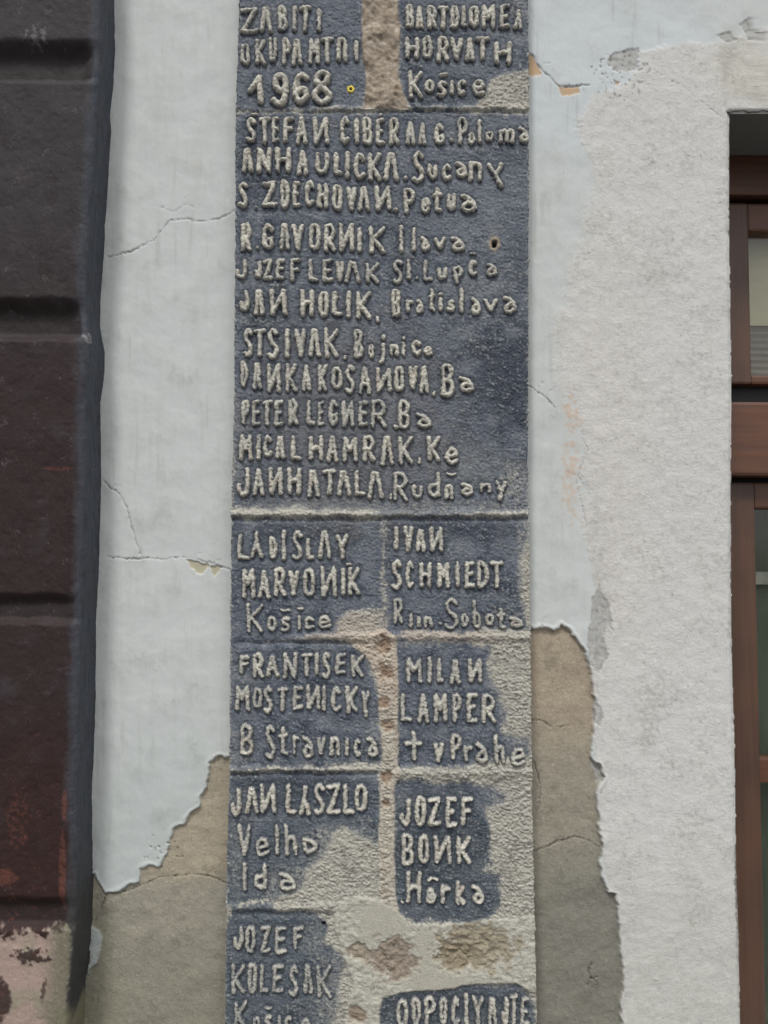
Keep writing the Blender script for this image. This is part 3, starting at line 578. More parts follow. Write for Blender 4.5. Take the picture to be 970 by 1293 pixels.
def bil(A, x, y):
    fx = np.clip((x-gx[0])/STEP, 0, len(gx)-1.001); fy = np.clip((y-gy[0])/STEP, 0, len(gy)-1.001)
    ix = fx.astype(int); iy = fy.astype(int); tx = fx-ix; ty = fy-iy
    return A[iy, ix]*(1-tx)*(1-ty)+A[iy, ix+1]*tx*(1-ty)+A[iy+1, ix]*(1-tx)*ty+A[iy+1, ix+1]*tx*ty
LAMP = .0060
for L in LETTERS:
    x0, x1, y0, y1 = L['box']; r = L['r']; st = 0.95
    X, Y = np.meshgrid(np.arange(x0-4, x1+4, st), np.arange(y0-4, y1+4, st))
    wx = X+.85*fbm(X, Y, 5, 2, 41)+.8*fbm(X, Y, 14, 2, 43); wy = Y+.85*fbm(X, Y, 5, 2, 42)+.8*fbm(X, Y, 14, 2, 44)
    dd = np.full(X.shape, 99.0)
    for s in L['strokes']: dd = np.minimum(dd, dseg(wx, wy, s))
    lum = fbm(X, Y, 5.5, 3, 51); fin = fbm(X, Y, 2.4, 2, 52)
    R = r*(1+.15*lum+.10*fbm(X, Y, 18, 2, 59))+.35
    q = dd/R
    amp = LAMP*(r/2.8)**.5*(1-.38*L['wear'])
    f = 1-np.abs(q)**2.3
    h = bil(H, X, Y) + amp*np.where(f > 0, np.maximum(f, 0)**.8, f*.9)*(1+.16*lum+.22*fbm(X, Y, 16, 2, 58)) + .0007*fin*np.clip(f*3, 0, 1)
    wr = fbm(X, Y, 26, 2, 60)
    top = sm(f+.55*fin+.30*lum-.30*L['wear']+.25*wr, -.02, .72)
    cream = mix(lin(200,197,184)[None], lin(152,146,134)[None], sm(lum+.6*fin, .0, .9))
    cream = mix(cream, lin(170,154,138)[None], .4*sm(fbm(X, Y, 22, 2, 57), .3, .8))
    cream = mix(cream, lin(200,196,184)[None], .55*sm(fin+.4*lum, .35, 1.1))
    cream = mix(cream, lin(128,132,130)[None], np.clip(L['wear']*.9-.25*wr, 0, .8))
    c = mix(lin(74,80,92)[None], cream, top)
    fq = grid_faces(*X.shape)
    dmin = np.minimum.reduce([q[:-1, :-1], q[1:, :-1], q[1:, 1:], q[:-1, 1:]]).ravel()
    fq = fq[dmin < 1.28]
    if len(fq) == 0: continue
    px_, pz_ = P(X, Y, -TH)
    v, f2, cc = compact(np.stack([px_, -h, pz_], -1).reshape(-1, 3), fq, c.reshape(-1, 3))
    nm = {'.': 'full_stop', ',': 'comma', 'ˇ': 'accent_mark', '^': 'accent_mark', '†': 'cross_mark'}.get(L['ch'], 'digit' if L['ch'] in '1968' else 'letter')
    part(nm, v, f2, M_relief, SLABS[L['slab']], cc, True)
# yellow rimmed plug right of the year
import bmesh
bm = bmesh.new()
cx, cz = P(443, 113, -TH); cx = float(cx); cz = float(cz)
ns = 20
prof = [(.0020, .0002), (.0026, .0016), (.0040, .0018), (.0052, .0009), (.0056, -.0015)]
rings = []
for (rr, hh) in prof:
    rings.append([bm.verts.new((cx+rr*(1+.08*math.sin(5*a+1))*math.cos(a), -(TH+hh), cz+rr*(1+.08*math.sin(5*a+1))*math.sin(a))) for a in [2*math.pi*k/ns for k in range(ns)]])
for a, b in zip(rings[:-1], rings[1:]):
    for k in range(ns): bm.faces.new((a[k], b[k], b[(k+1) % ns], a[(k+1) % ns]))
bmesh.ops.recalc_face_normals(bm, faces=bm.faces[:])
plug = bm_part('ring_plug', bm, M_yellow, SLABS['1L'], 'tiny yellow ring round a dark hole', True)

# ------------------------------------------------------------------ the house wall
WALL = empty('house_wall', (0, 0, 0), 'pale cracked house wall with peeling blue white paint around the lettered panel', 'wall')
EXL = [(288,955),(277,955),(265,965),(263,985),(257,1000),(252,1020),(240,1028),(232,1040),(219,1045),(217,1060),(210,1080),(200,1095),(190,1092),(178,1098),(175,1112),(160,1120),(145,1127),(133,1128),(127,1120),(120,1106),(90,1106),(90,1500),(310,1500),(310,955)]
EXR = [(650,793),(685,793),(700,797),(710,790),(722,797),(735,820),(745,838),(748,865),(750,880),(750,915),(748,925),(747,955),(757,968),(762,982),(752,1000),(757,1020),(755,1040),(762,1070),(757,1090),(760,1110),(768,1128),(778,1130),(781,1160),(783,1200),(788,1240),(783,1270),(786,1350),(790,1500),(650,1500)]
WHITE = [(1500,30),(970,35),(930,48),(900,55),(870,55),(835,60),(808,66),(808,85),(790,105),(765,118),(748,125),(735,140),(728,152),(731,175),(745,200),(750,230),(748,250),(735,300),(712,370),(700,430),(702,480),(722,500),(735,560),(738,600),(732,660),(745,700),(752,745),(758,790),(745,838),(748,925),(757,968),(755,1040),(768,1128),(781,1160),(783,1500),(1500,1500)]
GREY = [[(768,75),(780,65),(795,62),(808,60),(806,85),(795,90),(778,92),(768,85)], [(905,44),(920,40),(932,49),(918,54)], [(934,30),(948,22),(952,38),(968,44),(962,56),(945,50)],
        [(748,760),(753,745),(758,738),(762,752),(768,760),(772,775),(774,798),(768,788),(763,800),(760,790),(764,812),(767,830),(756,850),(744,838),(740,815),(743,800)], [(750,880),(756,890),(762,905),(757,918),(748,912)], [(747,955),(757,968),(762,982),(756,992),(750,975)]]
OCH = [[(664,66),(674,72),(680,82),(683,92),(674,97),(664,92)], [(705,110),(733,110),(732,119),(722,121),(712,124)], [(775,104),(784,103),(780,109)]]
TAN = [[(235,706),(262,712),(264,718),(250,724),(240,718)], [(266,716),(280,714),(276,722),(270,728)]]
CRACKS = [([(136,325),(165,318),(195,303),(215,278),(235,276),(250,279),(275,277),(294,268),(300,262)], .8), ([(131,608),(140,616),(150,621),(160,640),(168,670),(177,700)], .7),
          ([(135,703),(158,705),(180,705),(205,706),(230,703),(245,705),(270,712),(294,720)], .8), ([(672,70),(682,85),(705,109),(725,109),(745,108)], .8),
          ([(667,487),(680,495),(690,503),(700,515)], .8), ([(824,88),(845,100),(860,108),(886,128),(897,137),(915,152)], .4),
          ([(118,1100),(127,1118),(132,1130),(160,1126),(200,1110),(240,1105),(265,1107),(290,1118)], .9), ([(132,1130),(130,1140),(118,1165)], .7),
          ([(668,908),(685,912),(700,920),(722,916)], .8), ([(672,1078),(700,1066),(728,1057),(745,1062),(757,1072)], 1.1), ([(674,960),(682,985),(684,1005),(678,1025)], .8),
          ([(748,1218),(744,1228),(748,1238),(755,1236)], 1.0), ([(668,797),(685,791),(700,797)], .9), ([(205,262),(220,268),(235,258),(245,262)], .3), ([(735,550),(742,570),(730,600),(745,625)], .5), ([(728,610),(736,640),(742,672)], .6)]
OP_X = [(140,921),(300,921),(480,924),(640,923),(800,924),(950,928),(1100,930),(1180,933),(1293,935),(1450,938)]
def open_edge(y):
    return np.interp(y, [a for a, b in OP_X], [b for a, b in OP_X])
PIL_BASE = [(-100,146),(0,145),(60,146),(110,143),(145,139),(160,140),(220,137),(310,132),(380,127),(410,126),(432,130),(445,132),(470,132),(490,130),(510,127),(600,128),(700,125),(800,121),(900,120),(1000,117),(1100,117),(1180,115),(1240,108),(1293,106),(1450,104)]
def wall_fields(x, y):
    w1 = fbm(x, y, 22, 4, 101); w2 = fbm(x, y, 22, 4, 102)
    n5 = fbm(x, y, 6, 3, 103); n3 = fbm(x, y, 3.2, 2, 104); n3h = fbm(x, y, 4.2, 3, 105, ax=1.7, ay=.8)
    big = fbm(x, y, 160, 4, 106); med = fbm(x, y, 45, 4, 107)
    streak = fbm(x, y, 9, 3, 108, ax=1.0, ay=9)
    n7 = fbm(x, y, 10, 3, 170); n8 = fbm(x, y, 10, 3, 171)
    xw = x+3.2*w1+1.7*n7; yw = y+3.2*w2+1.7*n8
    blue = mix(lin(193,197,195)[None], lin(186,190,187)[None], sm(.5*streak+.8*med, -.2, .9))
    blue = mix(blue, lin(196,203,206)[None], .7*sm(blob(x, y, 760, 90, 190, 130), -.2, .5))
    blue = mix(blue, lin(166,176,174)[None], .5*sm(y+80*big, 850, 1150)*sm(-x, -300, -250))
    blue = mix(blue, lin(162,167,162)[None], .35*sm(med+.4*n5, .35, .9))
    blue = mix(blue, lin(150,154,148)[None], .5*sm(n3+.7*fbm(x, y, 12, 3, 150)+.5*fbm(x, y, 70, 3, 151), 1.0, 1.5))
    drip = fbm(x, y, 7, 3, 152, ay=14); blue = mix(blue, lin(170,173,166)[None], .45*sm(drip+.6*fbm(x, y, 90, 2, 153), .45, 1.0))
    pil_shade = sm(-(x-np.interp(y, [a for a, b in PIL_BASE], [b for a, b in PIL_BASE]))+20*med, -22, 4)*.20*sm(n5+.6*med, -.7, .6)  # soft shade painted on the wall along the pilaster, broken up by noise
    blue = mix(blue, lin(140,146,140)[None], pil_shade)
    ws = sdf(xw, yw, WHITE, 60)
    soft = sm(y, 240, 300)*sm(-y, -720, -640)
    tsoft = sm(-y, -330, -240)*(.35+.65*sm(x, 0, 1)*sm(-x, -800, -760))
    wm = sm(ws/(1.4+7*tsoft+14*soft)+(.8*soft+.5*tsoft)*med+.4*n5+.3*n3, -.8, .8)
    white = mix(lin(201,201,197)[None], lin(187,187,183)[None], sm(n5+.8*med, -.1, 1.0))
    white = mix(white, lin(176,174,168)[None], sm(med+.6*n5-.2*big, .45, 1.1)*.5)
    white = mix(white, lin(150,148,142)[None], sm(n3+.5*n5, .78, 1.05)*.6)
    white = mix(white, lin(204,198,189)[None], .3*sm(blob(x, y, 760, 600, 90, 500)+.4*med, .1, .7))
    white = mix(white, lin(184,178,158)[None], .35*sm(blob(x, y, 950, 90, 90, 60)+.4*med, .1, .7))
    white = mix(white, lin(176,176,166)[None], .45*sm(y+60*med, 1000, 1250))
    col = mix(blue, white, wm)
    # pink and ochre scuffs along the seam
    pk = sm(np.exp(-((x-722-8*w1)/17)**2)*sm(y, 430, 520)*sm(-y, -700, -640)+.6*n5+.35*med, .62, 1.2)
    col = mix(col, lin(196,170,146)[None], pk*.6)
    spots = sm(n3+.45*n5+.25*med, .88, 1.12)
    stn = sm(fbm(x, y, 60, 4, 155, ay=2.2)+.3*n5, .25, .9)*wm; col = mix(col, lin(172,171,164)[None], stn*.55)
    col = mix(col, lin(212,211,207)[None], wm*.5*sm(fbm(x, y, 11, 3, 156)+.5*n3, .35, 1.0))
    col = mix(col, lin(120,120,112)[None], spots*.55*(.3+.7*wm))
    h = .0002*streak*(1-wm)+.0009*med*(1-.5*wm)+wm*(.0006+.00016*n3h+.00020*n3+.0002*vnoise(x/2.1, y/1.8, 165)*(.4+sm(med, -.3, .5))+.0005*fbm(x, y, 18, 2, 110))+.0012*big
    a = sdf(xw, yw, WHITE, 10)
    rim = np.exp(-(a/1.6)**2)*(1-soft)*(1-tsoft)
    h = h+.00012*rim
    blue_m = 1-wm; scuf = sm(np.exp(-(a/16)**2)*1.0+.8*med+.6*n5, .9, 1.6)*sm(-y, -330, -260)
    col = mix(col, lin(194,194,190)[None], scuf*.7); 
    # bare render
    for k, pp in enumerate((EXL, EXR)):
        s = sdf(xw, yw, pp, 30)
        m_ = sm(s, -1.1, 1.1)
        if k == 0:
            rc = mix(lin(164,155,137)[None], lin(150,146,132)[None], sm(yw-1107+10*med, -6, 12)); rc = mix(rc, lin(134,131,117)[None], sm(y+40*med, 1150, 1260)*.7)
            rc = mix(rc, lin(122,122,104)[None], .5*sm(-(x-130), -40, 15)*sm(y, 1130, 1180))
        else:
            rc = mix(lin(164,152,134)[None], lin(148,143,129)[None], sm(yw+30*med, 860, 1000)); rc = mix(rc, lin(126,125,115)[None], sm(yw+.3*(x-700), 1050, 1150)*.9)
        rc = mix(rc, rc*.80, sm(med+.5*n5, .1, .9)); rc = mix(rc, rc*1.22, sm(n3+.5*n5, .2, 1.0)); rc = mix(rc, rc*.72, sm(vnoise(x/2.2, y/2.2, 162)+.3*n5, .35, .9)); rc = mix(rc, rc*1.35, sm(vnoise(x/2.4+9, y/2.4, 163)+.2*n5, .5, .9)*.8)
        rc = mix(rc, lin(122,118,104)[None], .5*sm(fbm(x, y, 34, 4, 164)+.3*n5, .25, .8))
        rc = mix(rc, lin(72,66,56)[None], sm(fbm(x, y, 4.5, 2, 120+k), .82, 1.0)*.8)
        rc = mix(rc, lin(198,192,178)[None], sm(fbm(x, y, 3.6, 2, 130+k), .95, 1.1)*.6)
        col = mix(col, rc, m_)
        h = h*(1-m_)+((-.0026 if k == 0 else -.0042)+.0016*med+.0005*fbm(x, y, 18, 2, 160)+.00008*n5+.00022*n3+.0003*vnoise(x/1.9, y/1.9, 161))*m_ + .0011*np.exp(-((s+2.5)/2)**2)*(s < 0)
    sliver = sm(sdf(xw, yw, [(114,1165),(126,1178),(128,1195),(122,1212),(112,1232)]), -.6, .8)
    col = mix(col, lin(168,174,170)[None], sliver); h = h+.004*sliver
    for pp in GREY:
        s = sm(sdf(xw+1.2*n3, yw+1.2*n5, pp, 12), -.8, .8)
        col = mix(col, mix(lin(166,166,162)[None], lin(146,145,140)[None], sm(n5, 0, .8)), s*(.55+.45*sm(n5+n3+.4*w1, -.7, .2))); h = h-.0012*s
    for pp in OCH:
        s = sm(sdf(xw, yw, pp, 12)+.8*n3, -.9, 1.4); col = mix(col, mix(lin(188,156,118)[None], lin(178,168,146)[None], sm(n5, .1, .7)), s*.9); h = h-.0012*s
    for pp in TAN:
        s = sm(sdf(xw, yw, pp, 12), -.8, .8); col = mix(col, lin(174,168,142)[None], s*.9); h = h-.0018*s
    # flaking specks near the seam at the top
    fl = sm(sm(blob(x, y, 785, 95, 70, 55), 0, .6)+.9*n5+.5*n3, 1.25, 1.6)
    col = mix(col, lin(134,132,124)[None], fl*.7); h = h-.001*fl
    fl = sm(sm(blob(x, y, 205, 1075, 45, 40), 0, .6)+.9*n5+.5*n3, 1.35, 1.7)
    col = mix(col, lin(140,136,122)[None], fl*.8); h = h-.002*fl
    rc_ = random.Random(3); allc = list(CRACKS)
    for pts, wd in CRACKS:
        for _ in range(2):
            i = rc_.randrange(1, len(pts)-1) if len(pts) > 2 else 1
            bx, by = pts[i]; an = rc_.uniform(0, 6.28); ln = rc_.uniform(8, 20)
            allc.append(([(bx, by), (bx+ln*.5*math.cos(an), by+ln*.5*math.sin(an)), (bx+ln*math.cos(an+.5), by+ln*math.sin(an+.5))], wd*.35))
    for pts, wd in allc:
        xs = [p[0] for p in pts]; ys = [p[1] for p in pts]
        sel = (x > min(xs)-10) & (x < max(xs)+10) & (y > min(ys)-10) & (y < max(ys)+10)
        dd = dseg((x+1.6*n5+1.2*w1)[sel], (y+1.6*n3+1.6*w2)[sel], pts)
        g = sm(-dd, -(.5+.55*wd)*(.6+.9*np.clip(med[sel]+.7, 0, 1.4)), -.1)*min(1, wd+.1)*(.45+.55*sm(med[sel]+n5[sel], -.6, .4))
        cs = col[sel]; col[sel] = mix(cs, cs*.5, g*.75); hs_ = h[sel]; h[sel] = hs_-.0022*g
    # flaked edge at the window reveal
    e = open_edge(y)-x
    ch = sm(-(e-3)+3*n5+2*n3, 0, 3)*sm(y, 1060, 1090)*sm(-y, -1240, -1140)
    col = mix(col, lin(110,106,98)[None], ch*.8)
    reg = np.zeros(x.shape, int)
    reg[ws > 0] = 1
    reg[sdf(xw, yw, EXL, 5) > 0] = 2
    reg[sdf(xw, yw, EXR, 5) > 0] = 3
    return h, col, reg
def build_wall(xs, ys, keepfn):
    X, Y = np.meshgrid(xs, ys)
    h, c, rg = wall_fields(X, Y)
    # soft rounded arris towards the opening
    e = np.minimum(open_edge(Y)-X+1.0*fbm(X, Y, 9, 3, 140), 99)
    topo = (Y > 141.5+1.2*fbm(X, Y, 12, 3, 141)-.0*X)
    inside = topo & (e < 0)
    dist = np.where(inside, 0, np.where(topo, e, np.hypot(np.maximum(e, 0), 141.5-Y)))
    h = h-.0035*np.exp(-(dist/2.6)**2)
    px_, pz_ = P(X, Y, 0.0)
    Vv = np.stack([px_, -h, pz_], -1).reshape(-1, 3)
    Fq = grid_faces(*X.shape)
    ins = (inside[:-1, :-1] & inside[1:, 1:] & inside[1:, :-1] & inside[:-1, 1:]).ravel()
    xc = cq(X); yc = cq(Y)
    kp = (~ins) & keepfn(xc, yc)
    return Vv, Fq, c.reshape(-1, 3), cq(rg), kp
S2 = 1.25
xs = np.concatenate([np.arange(96, 312, S2), np.arange(312, 652, 12), np.arange(652, 945, S2), np.arange(945, 1420, 9)])
ys = np.concatenate([np.arange(-360, -30, 10), np.arange(-30, 1325, S2), np.arange(1325, 1440, 8)])
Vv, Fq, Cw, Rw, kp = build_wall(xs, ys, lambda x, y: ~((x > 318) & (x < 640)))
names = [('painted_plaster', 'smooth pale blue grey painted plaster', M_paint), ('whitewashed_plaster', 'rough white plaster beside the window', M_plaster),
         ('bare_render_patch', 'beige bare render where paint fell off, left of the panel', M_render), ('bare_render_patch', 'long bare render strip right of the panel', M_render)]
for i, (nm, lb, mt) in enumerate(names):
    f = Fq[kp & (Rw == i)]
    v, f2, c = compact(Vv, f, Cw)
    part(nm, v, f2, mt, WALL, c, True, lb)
# masonry core behind the coats, with the window opening
ox0, oz1 = [float(a) for a in P(921, 140, 0)]
ox0 = 0.4905; oz0, ox1 = 0.72, 1.42
_, oz1 = P(945, 140.5, 0); oz1 = float(oz1)
def core(name, x0, x1, z0, z1, y0=.012, y1=.32, mat=M_core, label=None, b=0):
    return bm_part(name, box_arrays(x0, x1, y0, y1, z0, z1, b), mat, WALL, label)
core('masonry', -2.6, .474, 0.0, 3.4); core('masonry', ox1, 3.2, 0.0, 3.4)
core('masonry', .474, ox1, oz1+.003, 3.4); core('masonry', .474, ox1, 0.0, oz0)
# coats beyond the finely modelled part
core('outer_coat', -2.6, -0.42, 0.0, 3.4, -.0005, .010); core('outer_coat', 1.38, 3.2, 0.0, 3.4, -.0005, .010)
core('outer_coat', -.42, 1.38, 2.62, 3.4, -.0005, .010); core('outer_coat', -.42, .474, 0.0, .86, -.0005, .010); core('outer_coat', .474, 1.38, 0, oz0, -.0005, .010)
# reveal faces: jamb and soffit follow the arris of the opening
rows = np.arange(141, 1440, 6.0)
jx, jz = P(open_edge(rows)+.4, rows, 0)
jv = []; 
for k in range(5):
    yy = .002+k*.032
    jv.append(np.stack([jx+.001*k*.5, np.full_like(jx, yy), jz], -1))
jv = np.stack(jv, 1)
part('window_jamb', jv.reshape(-1, 3), grid_faces(len(rows), 5), M_core, WALL, None, True)
cols = np.arange(915, 1420, 6.0)
sx, sz = P(cols, np.full_like(cols, 141.0), 0)
zn = .0012*np.sin(cols*.21)+.0009*np.sin(cols*.53+1)
sv = np.stack([np.stack([sx, np.full_like(sx, -.001+k*.033), np.full_like(sx, oz1)+zn*(1-k/5)], -1) for k in range(6)], 0)
part('lintel_soffit', sv.reshape(-1, 3), grid_faces(6, len(cols)), M_soffit, WALL, None, True, 'dark grey underside of the lintel over the window')
bm_part('window_sill', box_arrays(ox0-.03, ox1+.03, -.045, .13, oz0-.04, oz0+.006, .004), M_core, WALL)
# the room behind the window
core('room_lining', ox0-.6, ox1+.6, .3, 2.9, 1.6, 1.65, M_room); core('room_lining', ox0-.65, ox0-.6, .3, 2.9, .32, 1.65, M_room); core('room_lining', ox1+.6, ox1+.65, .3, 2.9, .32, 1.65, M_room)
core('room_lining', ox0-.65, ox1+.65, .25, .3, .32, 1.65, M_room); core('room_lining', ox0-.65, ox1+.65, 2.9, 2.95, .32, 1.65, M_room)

# ------------------------------------------------------------------ the dark rusticated pilaster
PIL = empty('pilaster', (-0.75, -0.03, 0.0), 'dark brown painted pilaster of grooved blocks with flaking paint, left of the wall', 'pilaster')
DEP = .060
GRO = [112, 421, 768, 1132]
_ry = np.arange(-420, 1500, 1.5)
_rx, _ = P(np.interp(_ry, [a for a, b in PIL_BASE], [b for a, b in PIL_BASE]), _ry, 0)
_rs = np.convolve(np.pad(_rx, 30, 'edge'), np.ones(61)/61, 'valid')
def pil_block(ya, yb, first, last, label):
    rowsp = np.arange(ya, yb+.01, 1.5)
    rowsp[-1] = yb
    # profile: s along the front (far left .. corner), round corner, return to the wall
    fr = np.concatenate([-np.linspace(.70, .16, 14)[:-1], -np.linspace(.16, .012, 105)])
    arc = np.linspace(0, math.pi/2, 10)[1:]
    ret = np.linspace(.012, DEP+.006, 36)[1:]
    bx = np.interp(rowsp, [a for a, b in PIL_BASE], [b for a, b in PIL_BASE])
    bX, bZ = P(bx, rowsp, 0)
    sX = np.interp(rowsp, _ry, _rs)     # the corner is straighter than the paint edge
    base = .25*bX+.75*sX
    nf, na, nr = len(fr), len(arc), len(ret)
    n = nf+na+nr
    Xo = np.zeros((len(rowsp), n)); Yo = np.zeros_like(Xo); NX = np.zeros(n); NY = np.zeros(n); front = np.zeros(n)
    Xo[:, :nf] = base[:, None]+fr; Yo[:, :nf] = -DEP; NY[:nf] = -1; front[:nf] = 1
    Xo[:, nf:nf+na] = base[:, None]-.012+.012*np.sin(arc); Yo[:, nf:nf+na] = -DEP+.012-.012*np.cos(arc); NX[nf:nf+na] = np.sin(arc); NY[nf:nf+na] = -np.cos(arc); front[nf:nf+na] = np.cos(arc)
    Xo[:, nf+na:] = base[:, None]; Yo[:, nf+na:] = -DEP+ret; NX[nf+na:] = 1
    # base line exactly where the paint edge is
    tt = np.clip((Yo+DEP)/DEP, 0, 1)**3
    Xo += (bX-base)[:, None]*tt*(Yo > -DEP+.012)
    Zo = np.repeat(bZ[:, None], n, 1)
    # photo coordinates for texture: unrolled
    arcl = np.concatenate([fr, -.012+.019*np.linspace(0, 1, na+1)[1:], .007+ret-.012])
    U = np.repeat((110+arcl*930)[None], len(rowsp), 0); W = np.repeat(rowsp[:, None], n, 1)
    n5 = fbm(U, W, 6, 3, 201); med = fbm(U, W, 38, 4, 202); big = fbm(U, W, 130, 3, 203); n2 = fbm(U, W, 3, 2, 204); vert = fbm(U, W, 8, 3, 205, ay=4)
    w = 3*fbm(U, W, 50, 3, 206)
    g = np.zeros_like(U); deep = {112: .017, 421: .017, 768: .010, 1132: .011}; wid = {112: 16, 421: 16, 768: 12, 1132: 13}
    for c in GRO:
        q = np.abs(W-c+w)/wid[c]
        gp = np.where(W < c, 1-sm(q, .55, 1.9), 1-sm(q, .75, 1.55))
        g = np.maximum(g, gp*deep[c])
    fs = np.clip(front, 0, 1)[None]*(.25+.75*sm(-(arcl+.0)[None], -.004, .030))
    disp = -g*fs + .0010*med+.0002*n5+.0012*big+.00018*n2+.0006*np.minimum(fbm(U, W, 10, 3, 220)+.1, 0)*1.5
    rag = sm(tt, .3, 1)*.0
    Xo = Xo+NX[None]*disp*.9; Yo = Yo+NY[None]*disp
    # colours
    red = sm(W, 250, 520)
    fc = mix(lin(66,62,64)[None], lin(60,47,47)[None], red); fc = mix(fc, lin(76,70,74)[None], sm(med, .1, .8)*.6); fc = mix(fc, lin(48,37,37)[None], sm(-med+.3*n5, .2, .9)*.6)
    fc = mix(fc, lin(62,40,36)[None], .6*sm(W, 850, 1000))
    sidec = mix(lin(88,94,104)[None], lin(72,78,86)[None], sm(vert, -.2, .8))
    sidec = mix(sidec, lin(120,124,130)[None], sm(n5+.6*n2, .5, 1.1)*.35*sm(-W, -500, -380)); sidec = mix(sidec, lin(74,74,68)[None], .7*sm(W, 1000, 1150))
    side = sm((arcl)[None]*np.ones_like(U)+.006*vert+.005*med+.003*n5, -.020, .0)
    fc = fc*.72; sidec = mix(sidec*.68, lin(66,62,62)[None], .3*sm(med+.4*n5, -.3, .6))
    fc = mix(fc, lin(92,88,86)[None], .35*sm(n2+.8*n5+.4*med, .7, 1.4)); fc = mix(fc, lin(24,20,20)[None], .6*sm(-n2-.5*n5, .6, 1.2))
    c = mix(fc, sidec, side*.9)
    gm = np.clip(g/.013, 0, 1)*(1-side)
    c = mix(c, lin(54,50,49)[None], gm*.5)
    # scuffed red under-paint and grey dust
    sc = sm(fbm(U, W, 14, 4, 210)+.5*n2, .48, .8)*sm(W, 880, 1010)*(1-side)*sm(-U, -95, -60)*.9
    sc = np.maximum(sc, sm(sm(blob(U, W, 77, 598, 26, 3.4), 0, .4)+.6*n5, .7, 1.1)*.8)
    sc = np.maximum(sc, sm(sm(blob(U, W, 94, 1075, 6, 62), 0, .4)+.5*n5+.5*med, .55, .9)*.95)
    sc = np.maximum(sc, sm(sm(blob(U, W, 96, 1000, 4, 26), 0, .4)+.5*n5, .55, .9)*.9)
    sc = np.maximum(sc, sm(sm(blob(U, W, 10, 1086, 45, 16), 0, .5)+.6*n5+.4*med, .5, 1)*.9)
    sc = np.maximum(sc, sm(sm(blob(U, W, 40, 1020, 20, 60), 0, .5)+.8*n5+.4*n2, .95, 1.3)*.8)
    c = mix(c, mix(lin(116,72,60)[None], lin(86,52,46)[None], sm(n5, -.3, .6)), sc*.62)
    dust = sm(fbm(U, W, 20, 4, 214)+.5*n2, .55, 1.0)*(1-sm(W, 700, 1000))*.18+sm(sm(blob(U, W, 30, 78, 30, 20), 0, .5)+.8*n5, .9, 1.3)*.35
    dust = dust + sm(sm(blob(U, W, 112, 440, 14, 8), 0, .4)+.8*n5+.3*n2, .7, 1.2)*.7
    c = mix(c, lin(142,140,140)[None], dust)
    # bare plaster on the lowest block
    pe = sm((W-1151)/9+2.2*med+1.1*n5, -.3, .8)*sm(-arcl[None]+.0*U+.004*n5, .0, .008)
    isl = sm(sm(blob(U, W, 20, 1235, 26, 44), -.1, .5)+.55*med+.3*n5, .55, .85); isl = np.maximum(isl, sm(blob(U, W, 60, 1180, 34, 12)+.7*n5+.4*med, .35, .6)); isl = np.maximum(isl, sm(blob(U, W, 78, 1220, 5, 22)+.5*n5, .3, .6)*.8)
    pc = mix(lin(160,140,130)[None], lin(144,136,120)[None], sm(med, -.2, .6)); pc = mix(pc, lin(118,114,98)[None], sm(U, 70, 95))
    pc = mix(pc, lin(180,164,154)[None], sm(n5+.5*n2, .3, 1)*.4)
    pe = pe*(1-isl*.92)
    c = mix(c, pc, pe)
    Yo = Yo-NY[None]*(-.0)*pe + .0014*pe*front[None]
    low = sm(W+20*med, 1236, 1262)*side*(W > 1150)
    c = mix(c, lin(122,118,98)[None], low*.9)
    Vp = np.stack([Xo, Yo, Zo], -1).reshape(-1, 3)
    part('stone_block', Vp, grid_faces(len(rowsp), n), M_pil, PIL, c.reshape(-1, 3), True, label)
ed = [-360]+GRO+[1440]
labs = ['uppermost dark block', 'dark grey brown block', 'reddish brown block with a small scuff', 'dark block with red paint scuffed near its foot', 'lowest block with pinkish plaster bare under peeling paint']
for k in range(5): pil_block(ed[k], ed[k+1], k == 0, k == 4, labs[k])
_, zlo = P(100, 1440, -.06); _, zhi = P(100, -360, -.06)
bm_part('pilaster_foot', box_arrays(-1.09, -.392, -.058, .0, 0, float(zlo)+.02, .006), flat_mat('dark_oil_paint_plain', (.045, .032, .03), .5, .2, 60), PIL)
bm_part('pilaster_head', box_arrays(-1.09, -.392, -.058, .0, float(zhi)-.02, 3.4, .006), bpy.data.materials['dark_oil_paint_plain'], PIL)

# ------------------------------------------------------------------ the window
WY = .125
def zx(px, py, y): 
    a, b = P(px, py, y); return float(a), float(b)
WIN = empty('casement_window', ((ox0+ox1)/2, WY+.03, oz0), 'brown stained wooden window set deep in the wall, right of the panel', 'window')
def Zp(py, y=WY): return zx(950, py, y)[1]
wx0, wx1 = ox0-.01, ox1+.01
def rail(name, x0, x1, z0, z1, y0, y1, mat, par=WIN, b=.003, label=None):
    return bm_part(name, box_arrays(x0, x1, y0, y1, z0, z1, b), mat, par, label)
zt0, zt1 = Zp(246), oz1+.02
rail('head_rail', wx0, wx1, zt0, zt1, WY, WY+.06, M_wood_h)
rail('frame_jamb', wx0, wx0+.016, oz0, zt0, WY+.012, WY+.06, M_wood_v); rail('frame_jamb', wx1-.016, wx1, oz0, zt0, WY+.012, WY+.06, M_wood_v)
rail('bottom_rail', wx0+.016, wx1-.016, oz0, oz0+.05, WY, WY+.06, M_wood_h)
rail('transom', wx0, wx1, Zp(601, WY-.014), Zp(507, WY-.014), WY-.014, WY+.055, M_wood_h, b=.005, label='wide brown transom between upper and lower sashes')
def gap_shade(z0, z1): rail('gap_shade', wx0+.016, wx1-.016, z0, z1, WY+.03, WY+.05, M_gap_shade, b=0)  # black strip put in as the shade of the gaps round the sashes
gap_shade(Zp(258), zt0+.001); gap_shade(Zp(507), Zp(484, WY+.01)+.001); gap_shade(Zp(612), Zp(600))
midx = (wx0+wx1)/2
SYF = WY+.008
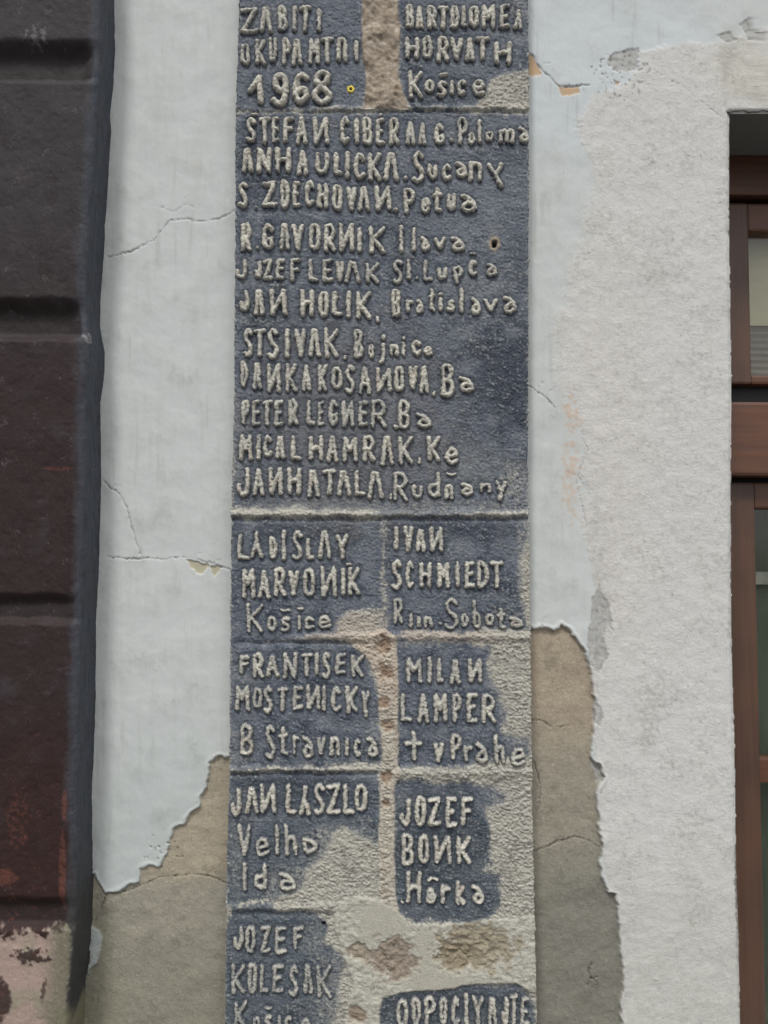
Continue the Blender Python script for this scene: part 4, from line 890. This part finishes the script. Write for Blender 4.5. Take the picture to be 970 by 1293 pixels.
def sash(x0, x1, ztop, zbot, ztg, zbg, st, muntins, label):
    rl = .026
    s = rail('stile', x0, x0+st, zbot, ztop, SYF, SYF+.04, M_wood_v, b=.004, label=label)
    rail('stile', x1-st, x1, zbot, ztop, SYF, SYF+.04, M_wood_v, b=.004)
    rail('sash_rail', x0+st, x1-st, ztg, ztop, SYF+.002, SYF+.04, M_wood_h, b=.004); rail('sash_rail', x0+st, x1-st, zbot, zbg, SYF+.002, SYF+.04, M_wood_h, b=.004)
    zs = [ztg]+[m for mm in muntins for m in mm]+[zbg]
    for (a, b) in muntins: rail('glazing_bar', x0+st-.002, x1-st+.002, b, a, SYF+.004, SYF+.034, M_wood_h, b=.003)
    for a, b in zip(zs[::2], zs[1::2]):
        rail('pane', x0+st-.004, x1-st+.004, b-.003, a+.003, SYF+.018, SYF+.022, M_glass, b=0)
gl = lambda px, py: zx(px, py, SYF)[0]
stU = gl(948, 400)-(wx0+.016)-.0; stL = gl(957, 800)-(wx0+.016)
zU1, zU0 = Zp(256, SYF), Zp(485, SYF)
sash(wx0+.016, midx-.002, zU1, zU0, Zp(291, SYF), Zp(473, SYF), stU, [], None)
sash(midx+.002, wx1-.016, zU1, zU0, Zp(291, SYF), Zp(473, SYF), stU, [], None)
zL1 = Zp(609, SYF); zL0 = oz0+.054
mun = [(Zp(958, SYF), Zp(990, SYF))]
sash(wx0+.016, midx-.002, zL1, zL0, Zp(642, SYF), zL0+.05, stL, mun, None)
sash(midx+.002, wx1-.016, zL1, zL0, Zp(642, SYF), zL0+.05, stL, mun, None)
# hangings behind the glass
def pleated(name, x0, x1, z0, z1, y, mat, amp, wl, horiz, parent=None, label=None, cat=None):
    nx, nz_ = (60, 60)
    X, Z = np.meshgrid(np.linspace(x0, x1, nx), np.linspace(z1, z0, nz_))
    Yy = y+amp*np.sin((Z if horiz else X)/wl*2*math.pi)+.002*np.sin(X*31+Z*13)
    v = np.stack([X, Yy, Z], -1).reshape(-1, 3)
    f = grid_faces(nz_, nx)
    v2 = v.copy(); v2[:, 1] += .0015
    V_ = np.concatenate([v, v2]); F_ = np.concatenate([f, f[:, ::-1]+len(v)])
    o = part(name, V_, F_, mat, parent, None, True)
    if label: o['label'] = label; o['category'] = cat
    return o
YB = SYF+.062
zsplit = zx(958, 411, YB)[1]
pleated('window_blind', wx0+.03, wx1-.03, zsplit, Zp(300)+.04, YB, M_yblind, .0015, .25, False, None, 'pale yellow fabric blind hanging behind the upper window glass', 'blind')
pleated('cafe_curtain', wx0+.03, wx1-.03, Zp(500), zsplit+.004, YB+.008, M_gblind, .0022, .011, True, None, 'brown ribbed fabric just below the yellow blind behind the glass', 'curtain')
cur = empty('reflection_cloth', (midx, YB, oz0), 'green cloth with one pale stripe, added as the reflection in the lower window panes', 'curtain')  # cloth added behind the lower panes, coloured like a greenish street reflection
WORLD_LOC[cur.name] = np.array(cur.location)
pleated('green_reflection', wx0+.03, wx1-.03, oz0+.06, Zp(612), YB+.01, M_green, .006, .05, False, cur)
for a, b in ((722, 738),):
    pleated('pale_reflection', wx0+.03, wx1-.03, zx(960, b, YB)[1], zx(960, a, YB)[1], YB-.0005, M_pale, .006, .05, False, cur)

# ------------------------------------------------------------------ street
def sheet(name, x0, x1, y0, y1, z, mat):
    v = np.array([(x0, y0, z), (x1, y0, z), (x1, y1, z), (x0, y1, z)], float)
    o = part(name, v, np.array([[0, 1, 2, 3]]), mat, None, None, False); o['kind'] = 'structure'
    return o
sheet('road', -150, 150, -150, -1.6, -.12, M_asphalt)
bm_ = box_arrays(-40, 40, -1.6, .012, -.3, 0.0, 0)
pv = bm_part('pavement', bm_, M_ground, None); pv['kind'] = 'structure'
sheet('ground', -150, 150, .4, 150, -.05, M_ground)
#print('letters', len(LETTERS), 'tris', sum(len(o.data.polygons)*2 for o in bpy.data.objects if o.type == 'MESH'))
